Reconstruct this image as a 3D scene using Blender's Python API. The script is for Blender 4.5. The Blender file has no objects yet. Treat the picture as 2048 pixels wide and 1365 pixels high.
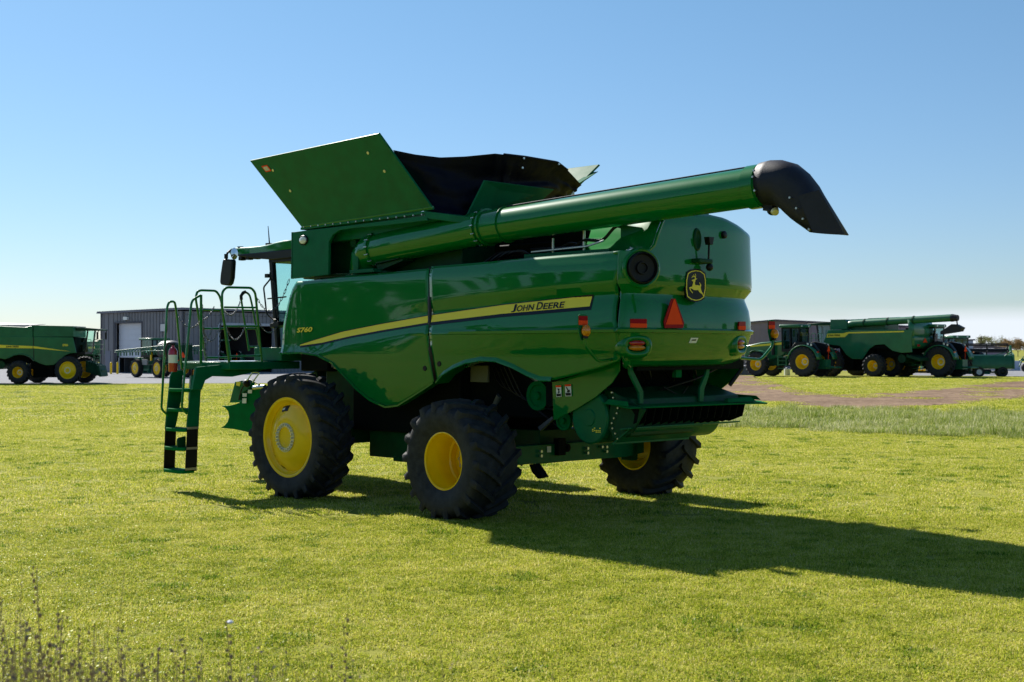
import bpy, bmesh, math, random
import numpy as np
from mathutils import Vector, Matrix
random.seed(7); RNG = np.random.default_rng(11)
R = math.radians; PI = math.pi
S = bpy.context.scene; COL = S.collection

# ---------------------------------------------------------------- camera
cam = bpy.data.objects.new('camera', bpy.data.cameras.new('camera')); COL.objects.link(cam)
cam.location = (0, 0, 2.25); cam.rotation_euler = (R(90.364), 0, 0)
cam.data.sensor_width = 36; cam.data.lens = 45.70; cam.data.clip_end = 6000; cam.data.clip_start = .1
cam.data.dof.use_dof = True; cam.data.dof.focus_distance = 19; cam.data.dof.aperture_fstop = 4.5
S.camera = cam
# ---------------------------------------------------------------- sky and sun
SUN_AZ = R(-34)      # direction towards the sun, measured from +Y (away from camera) to +X
SUN_EL = R(37)
W = bpy.data.worlds.new('World'); S.world = W; W.use_nodes = True
nt = W.node_tree; nt.nodes.clear()
out = nt.nodes.new('ShaderNodeOutputWorld'); bg = nt.nodes.new('ShaderNodeBackground')
sky = nt.nodes.new('ShaderNodeTexSky'); sky.sky_type = 'NISHITA'; sky.sun_disc = False
sky.sun_elevation = SUN_EL; sky.sun_rotation = SUN_AZ
sky.air_density = 1.0; sky.dust_density = .15; sky.ozone_density = 2.2; sky.altitude = 100
bg.inputs['Strength'].default_value = .062
tc = nt.nodes.new('ShaderNodeTexCoord'); mp = nt.nodes.new('ShaderNodeMapping'); mp.inputs['Scale'].default_value = (1.5, 1.5, 16)
nz = nt.nodes.new('ShaderNodeTexNoise'); nz.inputs['Scale'].default_value = 2.2; nz.inputs['Detail'].default_value = 6; nz.inputs['Roughness'].default_value = .55
cr = nt.nodes.new('ShaderNodeValToRGB'); cr.color_ramp.elements[0].position = .36; cr.color_ramp.elements[1].position = .56
sp = nt.nodes.new('ShaderNodeSeparateXYZ')
band = nt.nodes.new('ShaderNodeMapRange'); band.inputs[1].default_value = .034; band.inputs[2].default_value = .020
side = nt.nodes.new('ShaderNodeMapRange'); side.inputs[1].default_value = .10; side.inputs[2].default_value = .30
m1 = nt.nodes.new('ShaderNodeMath'); m1.operation = 'MULTIPLY'; m2 = nt.nodes.new('ShaderNodeMath'); m2.operation = 'MULTIPLY'
m3 = nt.nodes.new('ShaderNodeMath'); m3.operation = 'MULTIPLY'; m3.inputs[1].default_value = .9
mix = nt.nodes.new('ShaderNodeMixRGB'); mix.inputs[2].default_value = (7.6, 8.2, 9.0, 1)
L = nt.links.new
L(tc.outputs['Generated'], mp.inputs[0]); L(mp.outputs[0], nz.inputs['Vector']); L(nz.outputs['Fac'], cr.inputs[0])
L(tc.outputs['Generated'], sp.inputs[0]); L(sp.outputs['Z'], band.inputs[0]); L(sp.outputs['X'], side.inputs[0])
L(cr.outputs[0], m1.inputs[0]); L(band.outputs[0], m1.inputs[1]); L(m1.outputs[0], m2.inputs[0]); L(side.outputs[0], m2.inputs[1])
L(m2.outputs[0], m3.inputs[0]); L(m3.outputs[0], mix.inputs[0]); tint = nt.nodes.new('ShaderNodeMixRGB'); tint.blend_type = 'MULTIPLY'; tint.inputs[0].default_value = 1; tr_ = nt.nodes.new('ShaderNodeValToRGB'); tr_.color_ramp.elements[0].position = 0; tr_.color_ramp.elements[0].color = (.62, .70, .89, 1); tr_.color_ramp.elements[1].position = .30; tr_.color_ramp.elements[1].color = (.70, .90, .96, 1); L(sp.outputs['Z'], tr_.inputs[0]); L(tr_.outputs[0], tint.inputs[2]); L(sky.outputs[0], tint.inputs[1]); L(tint.outputs[0], mix.inputs[1]); L(mix.outputs[0], bg.inputs[0]); L(bg.outputs[0], out.inputs[0])
sl = bpy.data.lights.new('sun', 'SUN'); sl.energy = 4.3; sl.angle = R(.53); sl.color = (1, .95, .86)
sun = bpy.data.objects.new('sun', sl); COL.objects.link(sun)
sd = Vector((math.sin(SUN_AZ)*math.cos(SUN_EL), math.cos(SUN_AZ)*math.cos(SUN_EL), math.sin(SUN_EL)))
sun.rotation_euler = sd.to_track_quat('Z', 'Y').to_euler(); sun.location = sd*60
S.view_settings.view_transform = 'Standard'; S.view_settings.look = 'None'; S.view_settings.exposure = .92; S.view_settings.gamma = 1
S.cycles.max_bounces = 8; S.cycles.transparent_max_bounces = 16; S.cycles.use_denoising = True
S.cycles.sample_clamp_indirect = 6

# ---------------------------------------------------------------- materials
MATS = {}
def mat(name, col, rough=.5, metal=0, coat=0, spec=.5, vary=0, vscale=3, bump=0, bscale=60, trans=0, emit=0, coatr=.03, ior=None, alpha=1, vcol=None):
    m = bpy.data.materials.new(name); m.use_nodes = True; t = m.node_tree; b = t.nodes['Principled BSDF']
    b.inputs['Base Color'].default_value = (*col, 1); b.inputs['Roughness'].default_value = rough; b.inputs['Metallic'].default_value = metal
    b.inputs['Coat Weight'].default_value = coat; b.inputs['Coat Roughness'].default_value = coatr; b.inputs['Coat IOR'].default_value = 1.5; b.inputs['Specular IOR Level'].default_value = spec
    b.inputs['Transmission Weight'].default_value = trans; b.inputs['Alpha'].default_value = alpha
    if ior: b.inputs['IOR'].default_value = ior
    if emit: b.inputs['Emission Color'].default_value = (*col, 1); b.inputs['Emission Strength'].default_value = emit
    tcn = t.nodes.new('ShaderNodeTexCoord')
    if vary or vcol:
        n = t.nodes.new('ShaderNodeTexNoise'); n.inputs['Scale'].default_value = vscale; n.inputs['Detail'].default_value = 6; n.inputs['Roughness'].default_value = .6
        t.links.new(tcn.outputs['Object'], n.inputs['Vector'])
        c = t.nodes.new('ShaderNodeValToRGB'); c.color_ramp.elements[0].position = .32; c.color_ramp.elements[1].position = .68
        c2 = vcol or tuple(min(1, x*(1+vary)) for x in col)
        c.color_ramp.elements[0].color = (*(tuple(x*(1-vary) for x in col)), 1); c.color_ramp.elements[1].color = (*c2, 1)
        t.links.new(n.outputs['Fac'], c.inputs[0]); t.links.new(c.outputs[0], b.inputs['Base Color'])
        mr = t.nodes.new('ShaderNodeMapRange'); mr.inputs[3].default_value = rough*.8; mr.inputs[4].default_value = min(1, rough*1.25)
        t.links.new(n.outputs['Fac'], mr.inputs[0]); t.links.new(mr.outputs[0], b.inputs['Roughness'])
    if bump:
        n = t.nodes.new('ShaderNodeTexNoise'); n.inputs['Scale'].default_value = bscale; n.inputs['Detail'].default_value = 4
        t.links.new(tcn.outputs['Object'], n.inputs['Vector'])
        bp = t.nodes.new('ShaderNodeBump'); bp.inputs['Strength'].default_value = bump; bp.inputs['Distance'].default_value = .02
        t.links.new(n.outputs['Fac'], bp.inputs['Height']); t.links.new(bp.outputs[0], b.inputs['Normal'])
        if coat: t.links.new(bp.outputs[0], b.inputs['Coat Normal'])
    MATS[name] = m; return m
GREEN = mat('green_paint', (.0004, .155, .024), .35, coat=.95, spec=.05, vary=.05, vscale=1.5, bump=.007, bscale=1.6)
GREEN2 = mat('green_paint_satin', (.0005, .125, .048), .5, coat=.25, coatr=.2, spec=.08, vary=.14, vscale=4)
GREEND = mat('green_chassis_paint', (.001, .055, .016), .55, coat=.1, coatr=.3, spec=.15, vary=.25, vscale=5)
GREENM = mat('green_step_paint', (.001, .14, .035), .75, spec=.05, vary=.15, vscale=5)
YELLOW = mat('yellow_paint', (.95, .60, .002), .35, coat=.5, coatr=.08, spec=.2, vary=.05)
RUBBER = mat('tyre_rubber', (.012, .0135, .018), .7, spec=.35, vary=.35, vscale=9, vcol=(.035, .036, .041), bump=.15, bscale=45)
BLACK = mat('black_plastic', (.006, .0065, .009), .45, spec=.3, vary=.2)
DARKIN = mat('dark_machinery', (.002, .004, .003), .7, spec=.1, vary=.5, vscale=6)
FABRIC = mat('black_vinyl_fabric', (.003, .0038, .012), .55, spec=.12, vary=.3, vscale=8, bump=1.0, bscale=5)
GUNMET = mat('dark_spout_rubber', (.012, .012, .022), .55, spec=.4, vary=.35, vscale=6, bump=.1)
STEEL = mat('bright_steel', (.55, .55, .56), .25, metal=1)
ZINC = mat('zinc_bolts', (.62, .62, .60), .35, metal=.9)
CHAINM = mat('chain_steel', (.16, .16, .17), .35, metal=1)
STRIPEY = mat('decal_yellow', (.95, .76, .08), .4, spec=.1, coat=.05)
DECALK = mat('decal_black', (.004, .005, .012), .4, spec=.2, coat=.1)
WHITE = mat('white_label', (.78, .78, .76), .4, vary=.04)
REDREF = mat('red_reflector', (.36, .004, .010), .4, spec=.1)
REDOR = mat('fluorescent_orange', (1.0, .085, .022), .7, spec=.02)
AMBER = mat('amber_lens', (1, .30, .004), .12, coat=.6, vary=.2, vscale=25, trans=.35)
REDL = mat('red_lens', (.45, .01, .01), .12, coat=1, trans=.15)
LAMPG = mat('lamp_glass', (.75, .76, .74), .12, coat=1, vary=.1, vscale=60)
MIRR = mat('mirror_glass', (.5, .55, .6), .04, metal=1)
REDP = mat('red_extinguisher', (.42, .008, .02), .25, coat=.8)
def glassmat(name, col, rough=.02):
    m = bpy.data.materials.new(name); m.use_nodes = True; t = m.node_tree; t.nodes.clear()
    o = t.nodes.new('ShaderNodeOutputMaterial'); tr = t.nodes.new('ShaderNodeBsdfTransparent'); gl = t.nodes.new('ShaderNodeBsdfGlossy')
    lw = t.nodes.new('ShaderNodeLayerWeight'); lw.inputs[0].default_value = .5; pw = t.nodes.new('ShaderNodeMath'); pw.operation = 'POWER'; pw.inputs[1].default_value = 4; t.links.new(lw.outputs['Facing'], pw.inputs[0]); fr = t.nodes.new('ShaderNodeMath'); fr.operation = 'MULTIPLY_ADD'; fr.inputs[1].default_value = .6; fr.inputs[2].default_value = .04; t.links.new(pw.outputs[0], fr.inputs[0]); mx = t.nodes.new('ShaderNodeMixShader')
    tr.inputs[0].default_value = (*col, 1); gl.inputs['Roughness'].default_value = rough
    t.links.new(fr.outputs[0], mx.inputs[0]); t.links.new(tr.outputs[0], mx.inputs[1]); t.links.new(gl.outputs[0], mx.inputs[2]); t.links.new(mx.outputs[0], o.inputs[0])
    MATS[name] = m; return m
GLASS = glassmat('cab_glass', (.80, .96, .94))
GLASSD = glassmat('dark_cab_glass', (.62, .74, .76))

# ---------------------------------------------------------------- mesh helpers
class MB:
    def __init__(s): s.v = []; s.f = []; s.m = []; s.mi = 0
    def add(s, vs, fs):
        n = len(s.v); s.v += [tuple(map(float, p)) for p in vs]
        s.f += [tuple(i+n for i in f) for f in fs]; s.m += [s.mi]*len(fs); return s
    def box(s, a, b):
        x0, y0, z0 = a; x1, y1, z1 = b
        vs = [(x, y, z) for x in (x0, x1) for y in (y0, y1) for z in (z0, z1)]
        return s.add(vs, [(0,1,3,2),(4,6,7,5),(0,4,5,1),(2,3,7,6),(0,2,6,4),(1,5,7,3)])
    def slab(s, pts, vec):
        n = len(pts); vec = Vector(vec)
        vs = [tuple(p) for p in pts] + [tuple(Vector(p)+vec) for p in pts]
        return s.add(vs, [tuple(range(n)), tuple(range(2*n-1, n-1, -1))] + [(i, (i+1) % n, n+(i+1) % n, n+i) for i in range(n)])
    def tube(s, path, r, seg=8, closed=False, cap=True, r2=None):
        P = [Vector(p) for p in path]; n = len(P); vs = []; up = None
        for i in range(n):
            if closed: d = P[(i+1) % n]-P[i-1]
            else: d = P[min(i+1, n-1)]-P[max(i-1, 0)]
            d.normalize()
            if up is None:
                up = Vector((0, 0, 1)) if abs(d.z) < .9 else Vector((1, 0, 0))
            a = up - d*up.dot(d)
            if a.length < 1e-4: a = Vector((1, .3, 0)) - d*d.dot(Vector((1, .3, 0)))
            a.normalize(); up = a; b = d.cross(a)
            ri = r if r2 is None else r+(r2-r)*i/(n-1)
            if hasattr(r, '__len__'): ri = r[i]
            for k in range(seg):
                t = 2*PI*k/seg; vs.append(tuple(P[i]+a*math.cos(t)*ri+b*math.sin(t)*ri))
        fs = []
        for i in range(n if closed else n-1):
            j = (i+1) % n
            for k in range(seg):
                l = (k+1) % seg; fs.append((i*seg+k, i*seg+l, j*seg+l, j*seg+k))
        if cap and not closed:
            fs.append(tuple(range(seg))[::-1]); fs.append(tuple((n-1)*seg+k for k in range(seg)))
        return s.add(vs, fs)
    def cyl(s, a, b, r, seg=24, r2=None): return s.tube([a, b], r, seg, r2=r2)
    def loft(s, rows, closeu=False, closev=False, caps=False):
        n = len(rows); m = len(rows[0]); vs = [p for r in rows for p in r]; fs = []
        for i in range(n if closev else n-1):
            j = (i+1) % n
            for k in range(m if closeu else m-1):
                l = (k+1) % m; fs.append((i*m+k, i*m+l, j*m+l, j*m+k))
        if caps: fs.append(tuple(range(m))[::-1]); fs.append(tuple((n-1)*m+k for k in range(m)))
        return s.add(vs, fs)
    def lathe(s, prof, c=(0, 0, 0), seg=48):   # profile of (y, r) about the local y axis
        vs = []; m = len(prof)
        for k in range(seg):
            t = 2*PI*k/seg
            for y, r in prof: vs.append((c[0]+r*math.cos(t), c[1]+y, c[2]+r*math.sin(t)))
        return s.add(vs, [(k*m+i, k*m+i+1, ((k+1) % seg)*m+i+1, ((k+1) % seg)*m+i) for k in range(seg) for i in range(m-1)])
    def sphere(s, c, r, seg=10, rz=None, ry=None):
        rz = rz or r; ry = ry or r; rows = []
        for i in range(seg+1):
            a = -PI/2+PI*i/seg
            rows.append([(c[0]+r*math.cos(a)*math.cos(2*PI*k/(2*seg)), c[1]+ry*math.cos(a)*math.sin(2*PI*k/(2*seg)), c[2]+rz*math.sin(a)) for k in range(2*seg)])
        return s.loft(rows, closeu=True)
    def xf(s, M, start=0):
        for i in range(start, len(s.v)): s.v[i] = tuple(M @ Vector(s.v[i]))
        return s
    def build(s, name, material, parent=None, smooth=35, bevel=0, solid=0, recalc=True):
        me = bpy.data.meshes.new(name); me.from_pydata(s.v, [], s.f)
        ms = material if isinstance(material, (list, tuple)) else [material]
        for x in ms: me.materials.append(x)
        if len(ms) > 1: me.polygons.foreach_set('material_index', s.m)
        if recalc:
            bm = bmesh.new(); bm.from_mesh(me); bmesh.ops.recalc_face_normals(bm, faces=bm.faces); bm.to_mesh(me); bm.free()
        if smooth:
            me.polygons.foreach_set('use_smooth', [True]*len(me.polygons)); me.set_sharp_from_angle(angle=R(smooth))
        me.update()
        o = bpy.data.objects.new(name, me); COL.objects.link(o)
        if parent: o.parent = parent
        if solid:
            md = o.modifiers.new('thick', 'SOLIDIFY'); md.thickness = abs(solid); md.offset = -1 if solid > 0 else 1
        if bevel:
            md = o.modifiers.new('bevel', 'BEVEL'); md.width = bevel; md.segments = 2; md.limit_method = 'ANGLE'; md.angle_limit = R(40); md.harden_normals = False
        return o
def build_split(mb, name, material, parent=None, **k):
    par = list(range(len(mb.v)))
    def fd(i):
        while par[i] != i: par[i] = par[par[i]]; i = par[i]
        return i
    for f in mb.f:
        for j in f[1:]: par[fd(j)] = fd(f[0])
    gr = {}
    for f in mb.f: gr.setdefault(fd(f[0]), []).append(f)
    for fs in gr.values():
        ids = sorted({i for f in fs for i in f}); ix = {i: n for n, i in enumerate(ids)}
        MB().add([mb.v[i] for i in ids], [tuple(ix[i] for i in f) for f in fs]).build(name, material, parent, **k)
def tag(o, label=None, cat=None, group=None, kind=None):
    for k, x in (('label', label), ('category', cat), ('group', group), ('kind', kind)):
        if x: o[k] = x
    return o
def empty(name, loc=(0, 0, 0), rz=0, label=None, cat=None, group=None, scale=1, parent=None):
    o = bpy.data.objects.new(name, None); COL.objects.link(o); o.location = loc; o.rotation_euler = (0, 0, rz); o.scale = (scale,)*3
    o.empty_display_size = .2
    if parent: o.parent = parent
    return tag(o, label, cat, group)
def copy_tree(o, parent=None):
    c = o.copy(); COL.objects.link(c); c.parent = parent
    for ch in [x for x in S.collection.objects if x.parent == o]: copy_tree(ch, c)
    return c
def interp(x, pts):
    pts = sorted(pts); return float(np.interp(x, [p[0] for p in pts], [p[1] for p in pts]))
def rounded(pts, r, seg=4):          # rounds the corners of an open 3D polyline
    out = [Vector(pts[0])]
    for i in range(1, len(pts)-1):
        p, a, b = Vector(pts[i]), Vector(pts[i-1]), Vector(pts[i+1])
        da = (a-p); db = (b-p); rr = min(r, da.length*.45, db.length*.45)
        A = p+da.normalized()*rr; B = p+db.normalized()*rr
        for k in range(seg+1):
            t = k/seg; out.append(A*(1-t)**2+p*2*t*(1-t)+B*t*t)
    out.append(Vector(pts[-1])); return out
def text_mesh(s, size, bold=0, shear=0, spacing=1):
    cu = bpy.data.curves.new('txt', 'FONT'); cu.body = s; cu.size = size; cu.offset = bold; cu.shear = shear; cu.space_character = spacing; cu.resolution_u = 3
    o = bpy.data.objects.new('txt', cu); COL.objects.link(o)
    bpy.context.view_layer.update()
    me = bpy.data.meshes.new_from_object(o.evaluated_get(bpy.context.evaluated_depsgraph_get()))
    vs = [tuple(v.co) for v in me.vertices]; fs = [tuple(p.vertices) for p in me.polygons]
    bpy.data.objects.remove(o); bpy.data.curves.remove(cu); bpy.data.meshes.remove(me)
    return vs, fs

# ---------------------------------------------------------------- wheels
def tyre_mb(D, W_, rimD, n=22, lug=.05, round_=.05, seg=72, wide=.075):
    m = MB(); Rr = D/2; rr = rimD/2; sec = Rr-rr
    def crown(y): return Rr-lug-round_*(abs(y)/(W_/2))**2.4
    half = [(W_*.40, rr-.01), (W_*.43, rr+.03), (W_*.475, rr+sec*.25), (W_*.5, rr+sec*.48), (W_*.495, rr+sec*.66), (W_*.47, crown(W_*.47)-.02), (W_*.40, crown(W_*.40)), (W_*.25, crown(W_*.25)), (0, crown(0))]
    prof = [(-y, r) for y, r in half]+[(y, r) for y, r in half[-2::-1]]
    m.lathe(prof, seg=seg)
    sweep = .62*(W_/2)/Rr+.05
    for k in range(n):
        for sgn in (1, -1):
            a0 = 2*PI*k/n+(PI/n if sgn < 0 else 0); rows = []
            N = 6
            for i in range(N+1):
                t = i/N; y = (-.03+t*(W_*.5+.02)); y = min(y, W_*.497)
                a = a0-sweep*(t**.85); w = (wide*(1+.35*t))/Rr
                base = crown(min(y, W_*.47))-.03; top = Rr-round_*.75*(max(y, 0)/(W_/2))**2.2
                rows.append((y, a, w, base, top))
            # shoulder end running down the sidewall
            y, a, w, b_, t_ = rows[-1]; rows.append((W_*.503, a-.012, w*.9, b_-sec*.10, t_-sec*.16))
            rows.append((W_*.498, a-.018, w*.7, b_-sec*.22, b_-sec*.2))
            pr = []
            for (y, a, w, b_, t_) in rows:
                pr.append([((r_)*math.cos(a+dw), y*sgn, r_*math.sin(a+dw)) for dw, r_ in ((-w*.62, b_), (-w*.38, t_), (w*.38, t_), (w*.62, b_))])
            m.loft(pr, closeu=True, caps=True)
    return m
def bolt_ring(m, y, r, n, br=.016, h=.025):
    for k in range(n):
        a = 2*PI*k/n; m.cyl((r*math.cos(a), y, r*math.sin(a)), (r*math.cos(a), y+h, r*math.sin(a)), br, 6)
def rim_front(m, W_, rimD):
    rr = rimD/2; o = W_*.40
    m.mi = 0
    m.lathe([(-o, rr), (-o, rr*.93), (o*.5, rr*.86), (o*.72, rr*.87), (o*.80, rr*.92), (o, rr*.945), (o+.012, rr*.985), (o+.008, rr+.012), (o-.02, rr+.012)], seg=64)
    m.lathe([(o*.66, rr*.885), (o*.70, rr*.85), (o*.95, rr*.72), (o*1.10, rr*.52), (o*1.16, rr*.36), (o*1.14, rr*.34)], seg=64)
    m.lathe([(o*1.13, rr*.27), (o*1.10, rr*.22), (o*1.10, 0)], seg=32)
    m.mi = 1; m.lathe([(o*1.12, rr*.37), (o*1.2, rr*.37), (o*1.2, rr*.27), (o*1.1, rr*.27)], seg=40); bolt_ring(m, o*1.2, rr*.32, 22, .016, .03)
def rim_deep(m, W_, rimD, depth=.62):
    rr = rimD/2; o = W_*.40; d = o-depth*W_
    m.mi = 0
    m.lathe([(-o-.01, rr+.015), (-o-.015, rr*.97), (-o+.05, rr*.9), (d, rr*.84), (d+.08, rr*.84), (d+.10, rr*.89), (d+.2, rr*.9), (o-.15, rr*.90), (o-.12, rr*.95), (o, rr*.955), (o+.012, rr*.985), (o+.008, rr+.012), (o-.02, rr+.012)], seg=56)
    m.lathe([(d-.01, rr*.87), (d-.005, rr*.84), (d+.0, rr*.62), (d+.03, rr*.56), (d+.03, 0)], seg=48)
    m.mi = 1; m.lathe([(d+.03, rr*.5), (d+.05, rr*.5), (d+.05, rr*.34)], seg=32); bolt_ring(m, d+.05, rr*.42, 10, .02, .03)
    m.mi = 0; m.lathe([(d+.05, rr*.34), (d+.10, rr*.3), (d+.11, 0)], seg=24)
def wheel(name, root, loc, rz, D, W_, rimD, kind='front', n=22, mats=None, tilt=0, lug=.05, cache={}):
    key = (D, W_, rimD, kind, n)
    w = empty(name, loc, rz, parent=root); w.rotation_euler = (0, tilt, rz)
    if key in cache:
        for nm, src in (('tyre', cache[key][0]), ('rim', cache[key][1])):
            o = bpy.data.objects.new(nm, src); COL.objects.link(o); o.parent = w
        return w
    t = tyre_mb(D, W_, rimD, n, lug).build('tyre', RUBBER, w, smooth=50)
    m = MB(); (rim_front if kind == 'front' else rim_deep)(m, W_, rimD)
    r_ = m.build('rim', [YELLOW, ZINC], w, smooth=40)
    cache[key] = (t.data, r_.data); return w
# ================================================================ the big combine harvester
# local axes: x forward, y to its left, z up; origin on the ground under the front axle
def smooth01(t): t = max(0, min(1, t)); return t*t*(3-2*t)
PROF = [(1.2, -.50), (2.03, -.26), (2.12, -.15), (2.25, -.07), (2.40, -.015), (2.452, .0), (2.46, .035), (2.495, .04), (2.52, .0), (2.62, -.005), (2.78, -.03), (2.92, -.085), (2.945, -.085), (3.055, .005), (3.10, .012), (3.35, .005), (3.6, -.005), (3.85, -.012), (4.02, -.05)]
def poff(z): return interp(z, PROF)
SY_TOP = [(0.52,1.65,2.321),(0.2,1.65,2.383),(-0.54,1.65,2.516),(-1.358,1.65,2.612),(-2.449,1.65,2.725),(-3.933,1.65,2.846),(-5.477,1.65,2.929)]
SY_BOT = [(0.52,1.65,2.305),(-0.051,1.65,2.35),(-0.779,1.65,2.453),(-1.472,1.65,2.529),(-2.449,1.65,2.626),(-3.933,1.65,2.725),(-5.477,1.65,2.791)]
def zst(u): return interp(u, [(p[0], p[2]) for p in SY_TOP])
def vside(u, z):
    a = smooth01((-1.6-u)/3.6)
    dz = -.045*(u+6)*(1-.3*a)
    v = 1.65 + a*max(poff(z-dz if z > 2.6 else z), -.12)*(1 if z < 3.3 else 0)
    b = (1-a)
    zs = zst(u)
    v += b*.055*(smooth01((zs+.02-z)/.30)-1)
    v -= .05*smooth01((z-3.22)/.25)**2 + .10*max(0, (2.2-z))**1.5
    v -= .02*smooth01((u-.3)/.6)**2
    return v
comb = empty('combine_harvester', (-1.8645, 21.3217, 0), R(180-43.7), 'large green combine harvester on the lawn with raised tank covers and long auger', 'combine harvester')

F_TOP = [(0.65,1.65,3.326),(-0.051,1.65,3.34),(-0.779,1.65,3.365),(-1.472,1.65,3.375),(-2.428,1.65,3.4)]
F_BOT = [(1.047,1.65,2.178),(0.456,1.65,2.195),(0.011,1.65,2.157),(-0.359,1.65,2.036),(-0.66,1.65,1.826),(-0.897,1.65,1.65),(-1.187,1.65,1.493),(-1.528,1.65,1.399),(-1.805,1.65,1.429),(-2.131,1.65,1.568),(-2.449,1.65,1.711),(-2.585,1.65,1.777)]
F_EDGE = [(0.624,1.65,3.341),(0.768,1.65,3.196),(0.887,1.65,2.96),(0.993,1.65,2.642),(1.034,1.65,2.242)]
R_TOP = [(-2.47,1.65,3.426),(-3.457,1.65,3.437),(-4.392,1.65,3.453),(-5.261,1.65,3.462),(-6.001,1.65,3.473)]
R_BOT = [(-2.636,1.65,1.778),(-2.78,1.65,1.893),(-2.983,1.65,1.986),(-3.213,1.65,2.057),(-3.506,1.65,2.1),(-3.792,1.65,2.088),(-4.073,1.65,2.01),(-4.347,1.65,1.901),(-4.553,1.65,1.845),(-4.747,1.65,1.842),(-5.092,1.65,1.911),(-5.592,1.65,2.019),(-5.898,1.65,2.108)]
R_EDGE = [(-6.001,1.65,3.473),(-5.985,1.65,3.228),(-5.922,1.65,2.996),(-5.89,1.65,2.923),(-5.914,1.65,2.614),(-5.977,1.65,2.472),(-5.954,1.65,2.244),(-5.882,1.65,2.108)]
SEAM = [(-2.449,1.65,3.413),(-2.47,1.65,2.951),(-2.522,1.65,2.243),(-2.605,1.65,1.778)]
def side_panel(top, bot, fe, re, sgn, n=56):
    uf0, ur0 = bot[0][0], bot[-1][0]
    zt = [(p[0], p[2]) for p in top]; zb = [(p[0], p[2]) for p in bot]
    f_ = [(p[2], p[0]) for p in fe]; r_ = [(p[2], p[0]) for p in re]
    rows = []
    for i in range(n+1):
        s = i/n; row = []; base = uf0+(ur0-uf0)*s; b = interp(base, zb); T = interp(base, zt)
        a_ = smooth01((-1.6-base)/3.6); dz = -.045*(base+6)*(1-.3*a_)
        lv = [b+(2.44-b)*k/14 for k in range(14)]+[2.44, 2.452, 2.46, 2.495, 2.52]
        c0 = 2.92+dz; lv += [2.52+(c0-2.52)*k/8 for k in range(1, 8)]+[c0, c0+.025, c0+.135, c0+.18]
        lv += [c0+.18+(T-c0-.18)*k/9 for k in range(1, 10)]
        for z in lv:
            u = base
            for _ in range(2):
                u = base+(interp(z, f_)-uf0)*max(0, 1-s*3.0)+(interp(z, r_)-ur0)*max(0, 1-(1-s)*3.0)
            row.append((u, sgn*vside(u, z), z))
        rows.append(row)
    return MB().loft(rows)
def lip(bot, sgn, w=.16, up=.035):
    rows = []
    for u, v, z in bot:
        s = vside(u, z); rows.append([(u, sgn*(s+.004), z+up), (u, sgn*(s+.026), z+.012), (u, sgn*(s+.026), z-.012), (u, sgn*(s-.02), z-.02), (u, sgn*(s-w), z-.004)])
    return MB().loft(rows)
for sg in (1, -1):
    fp = side_panel(F_TOP, F_BOT, F_EDGE, SEAM, sg).build('side_panel', GREEN, comb, solid=.03, smooth=30)
    fbot = []
    for i in range(len(F_BOT)-1):
        for k in range(4): fbot.append(tuple(F_BOT[i][c]+(F_BOT[i+1][c]-F_BOT[i][c])*k/4 for c in range(3)))
    lip(fbot+[F_BOT[-1]], sg, .12, .02).build('wheel_arch_trim', GREEN, fp)
    if sg < 0:
        def cut_(P): return [(max(p[0], -5.36), p[1], p[2]) for p in P]
        R_EDGE = cut_(R_EDGE)
        R_BOT = [p for p in R_BOT if p[0] > -5.36]+[(-5.36, 1.65, interp(-5.36, [(p[0], p[2]) for p in R_BOT]))]
    rp = side_panel(R_TOP, R_BOT, [(p[0]-.035, p[1], p[2]) for p in SEAM], R_EDGE, sg).build('side_panel', GREEN, comb, solid=.03, smooth=30)
    rb = R_BOT[:10]; ex = []
    for i in range(len(rb)-1):
        for k in range(4): ex.append(tuple(rb[i][c]+(rb[i+1][c]-rb[i][c])*k/4 for c in range(3)))
    lip(ex+[rb[-1]], sg, .24, .05).build('wheel_arch_trim', GREEN, rp)
    # black rubber seal in the seam, latches
    MB().loft([[(p[0]+.012, sg*(vside(p[0], p[2])+.004), p[2]), (p[0]-.05, sg*(vside(p[0], p[2])+.004), p[2])] for p in SEAM]).build('panel_seal', BLACK, comb, solid=.02)
    if sg > 0:
        for x_ in [(-2.418,1.65,1.98),(-2.709,1.65,2.046)]:
            m = MB(); m.lathe([(-.01, 0), (.006, 0), (.006, .035), (-.01, .04)], seg=16); m.xf(Matrix.Translation((x_[0], vside(x_[0], x_[2])+.004, x_[2]))); m.build('panel_latch', BLACK, comb)
# stripe decals
def strip(top, bot, ua, ub, eps, n=40, d0=0, d1=0):
    tz = [(p[0], p[2]) for p in top]; bz = [(p[0], p[2]) for p in bot]; rows = []
    for i in range(n+1):
        u = ua+(ub-ua)*i/n; a = interp(u, tz)+d0; b = interp(u, bz)-d1; rows.append([(u, vside(u, a+(b-a)*k/5)+eps, a+(b-a)*k/5) for k in range(6)])
    return MB().loft(rows)
def udec(p0, p1): return p0[0], p1[0]
cut = [p for p in SEAM if 1][1][0]
tip = SY_TOP[0][0]; end = SY_TOP[-1][0]
for a_, b_ in ((tip, cut+.0), (cut-.07, end)):
    dk = strip(SY_TOP, SY_BOT, a_, b_ - (.03 if b_ == end else 0), .004, d0=.012, d1=.045 if a_ != tip else .03).build('stripe_border', DECALK, comb)
    strip(SY_TOP, SY_BOT, a_, b_, .008).build('yellow_stripe', STRIPEY, comb)
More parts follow.
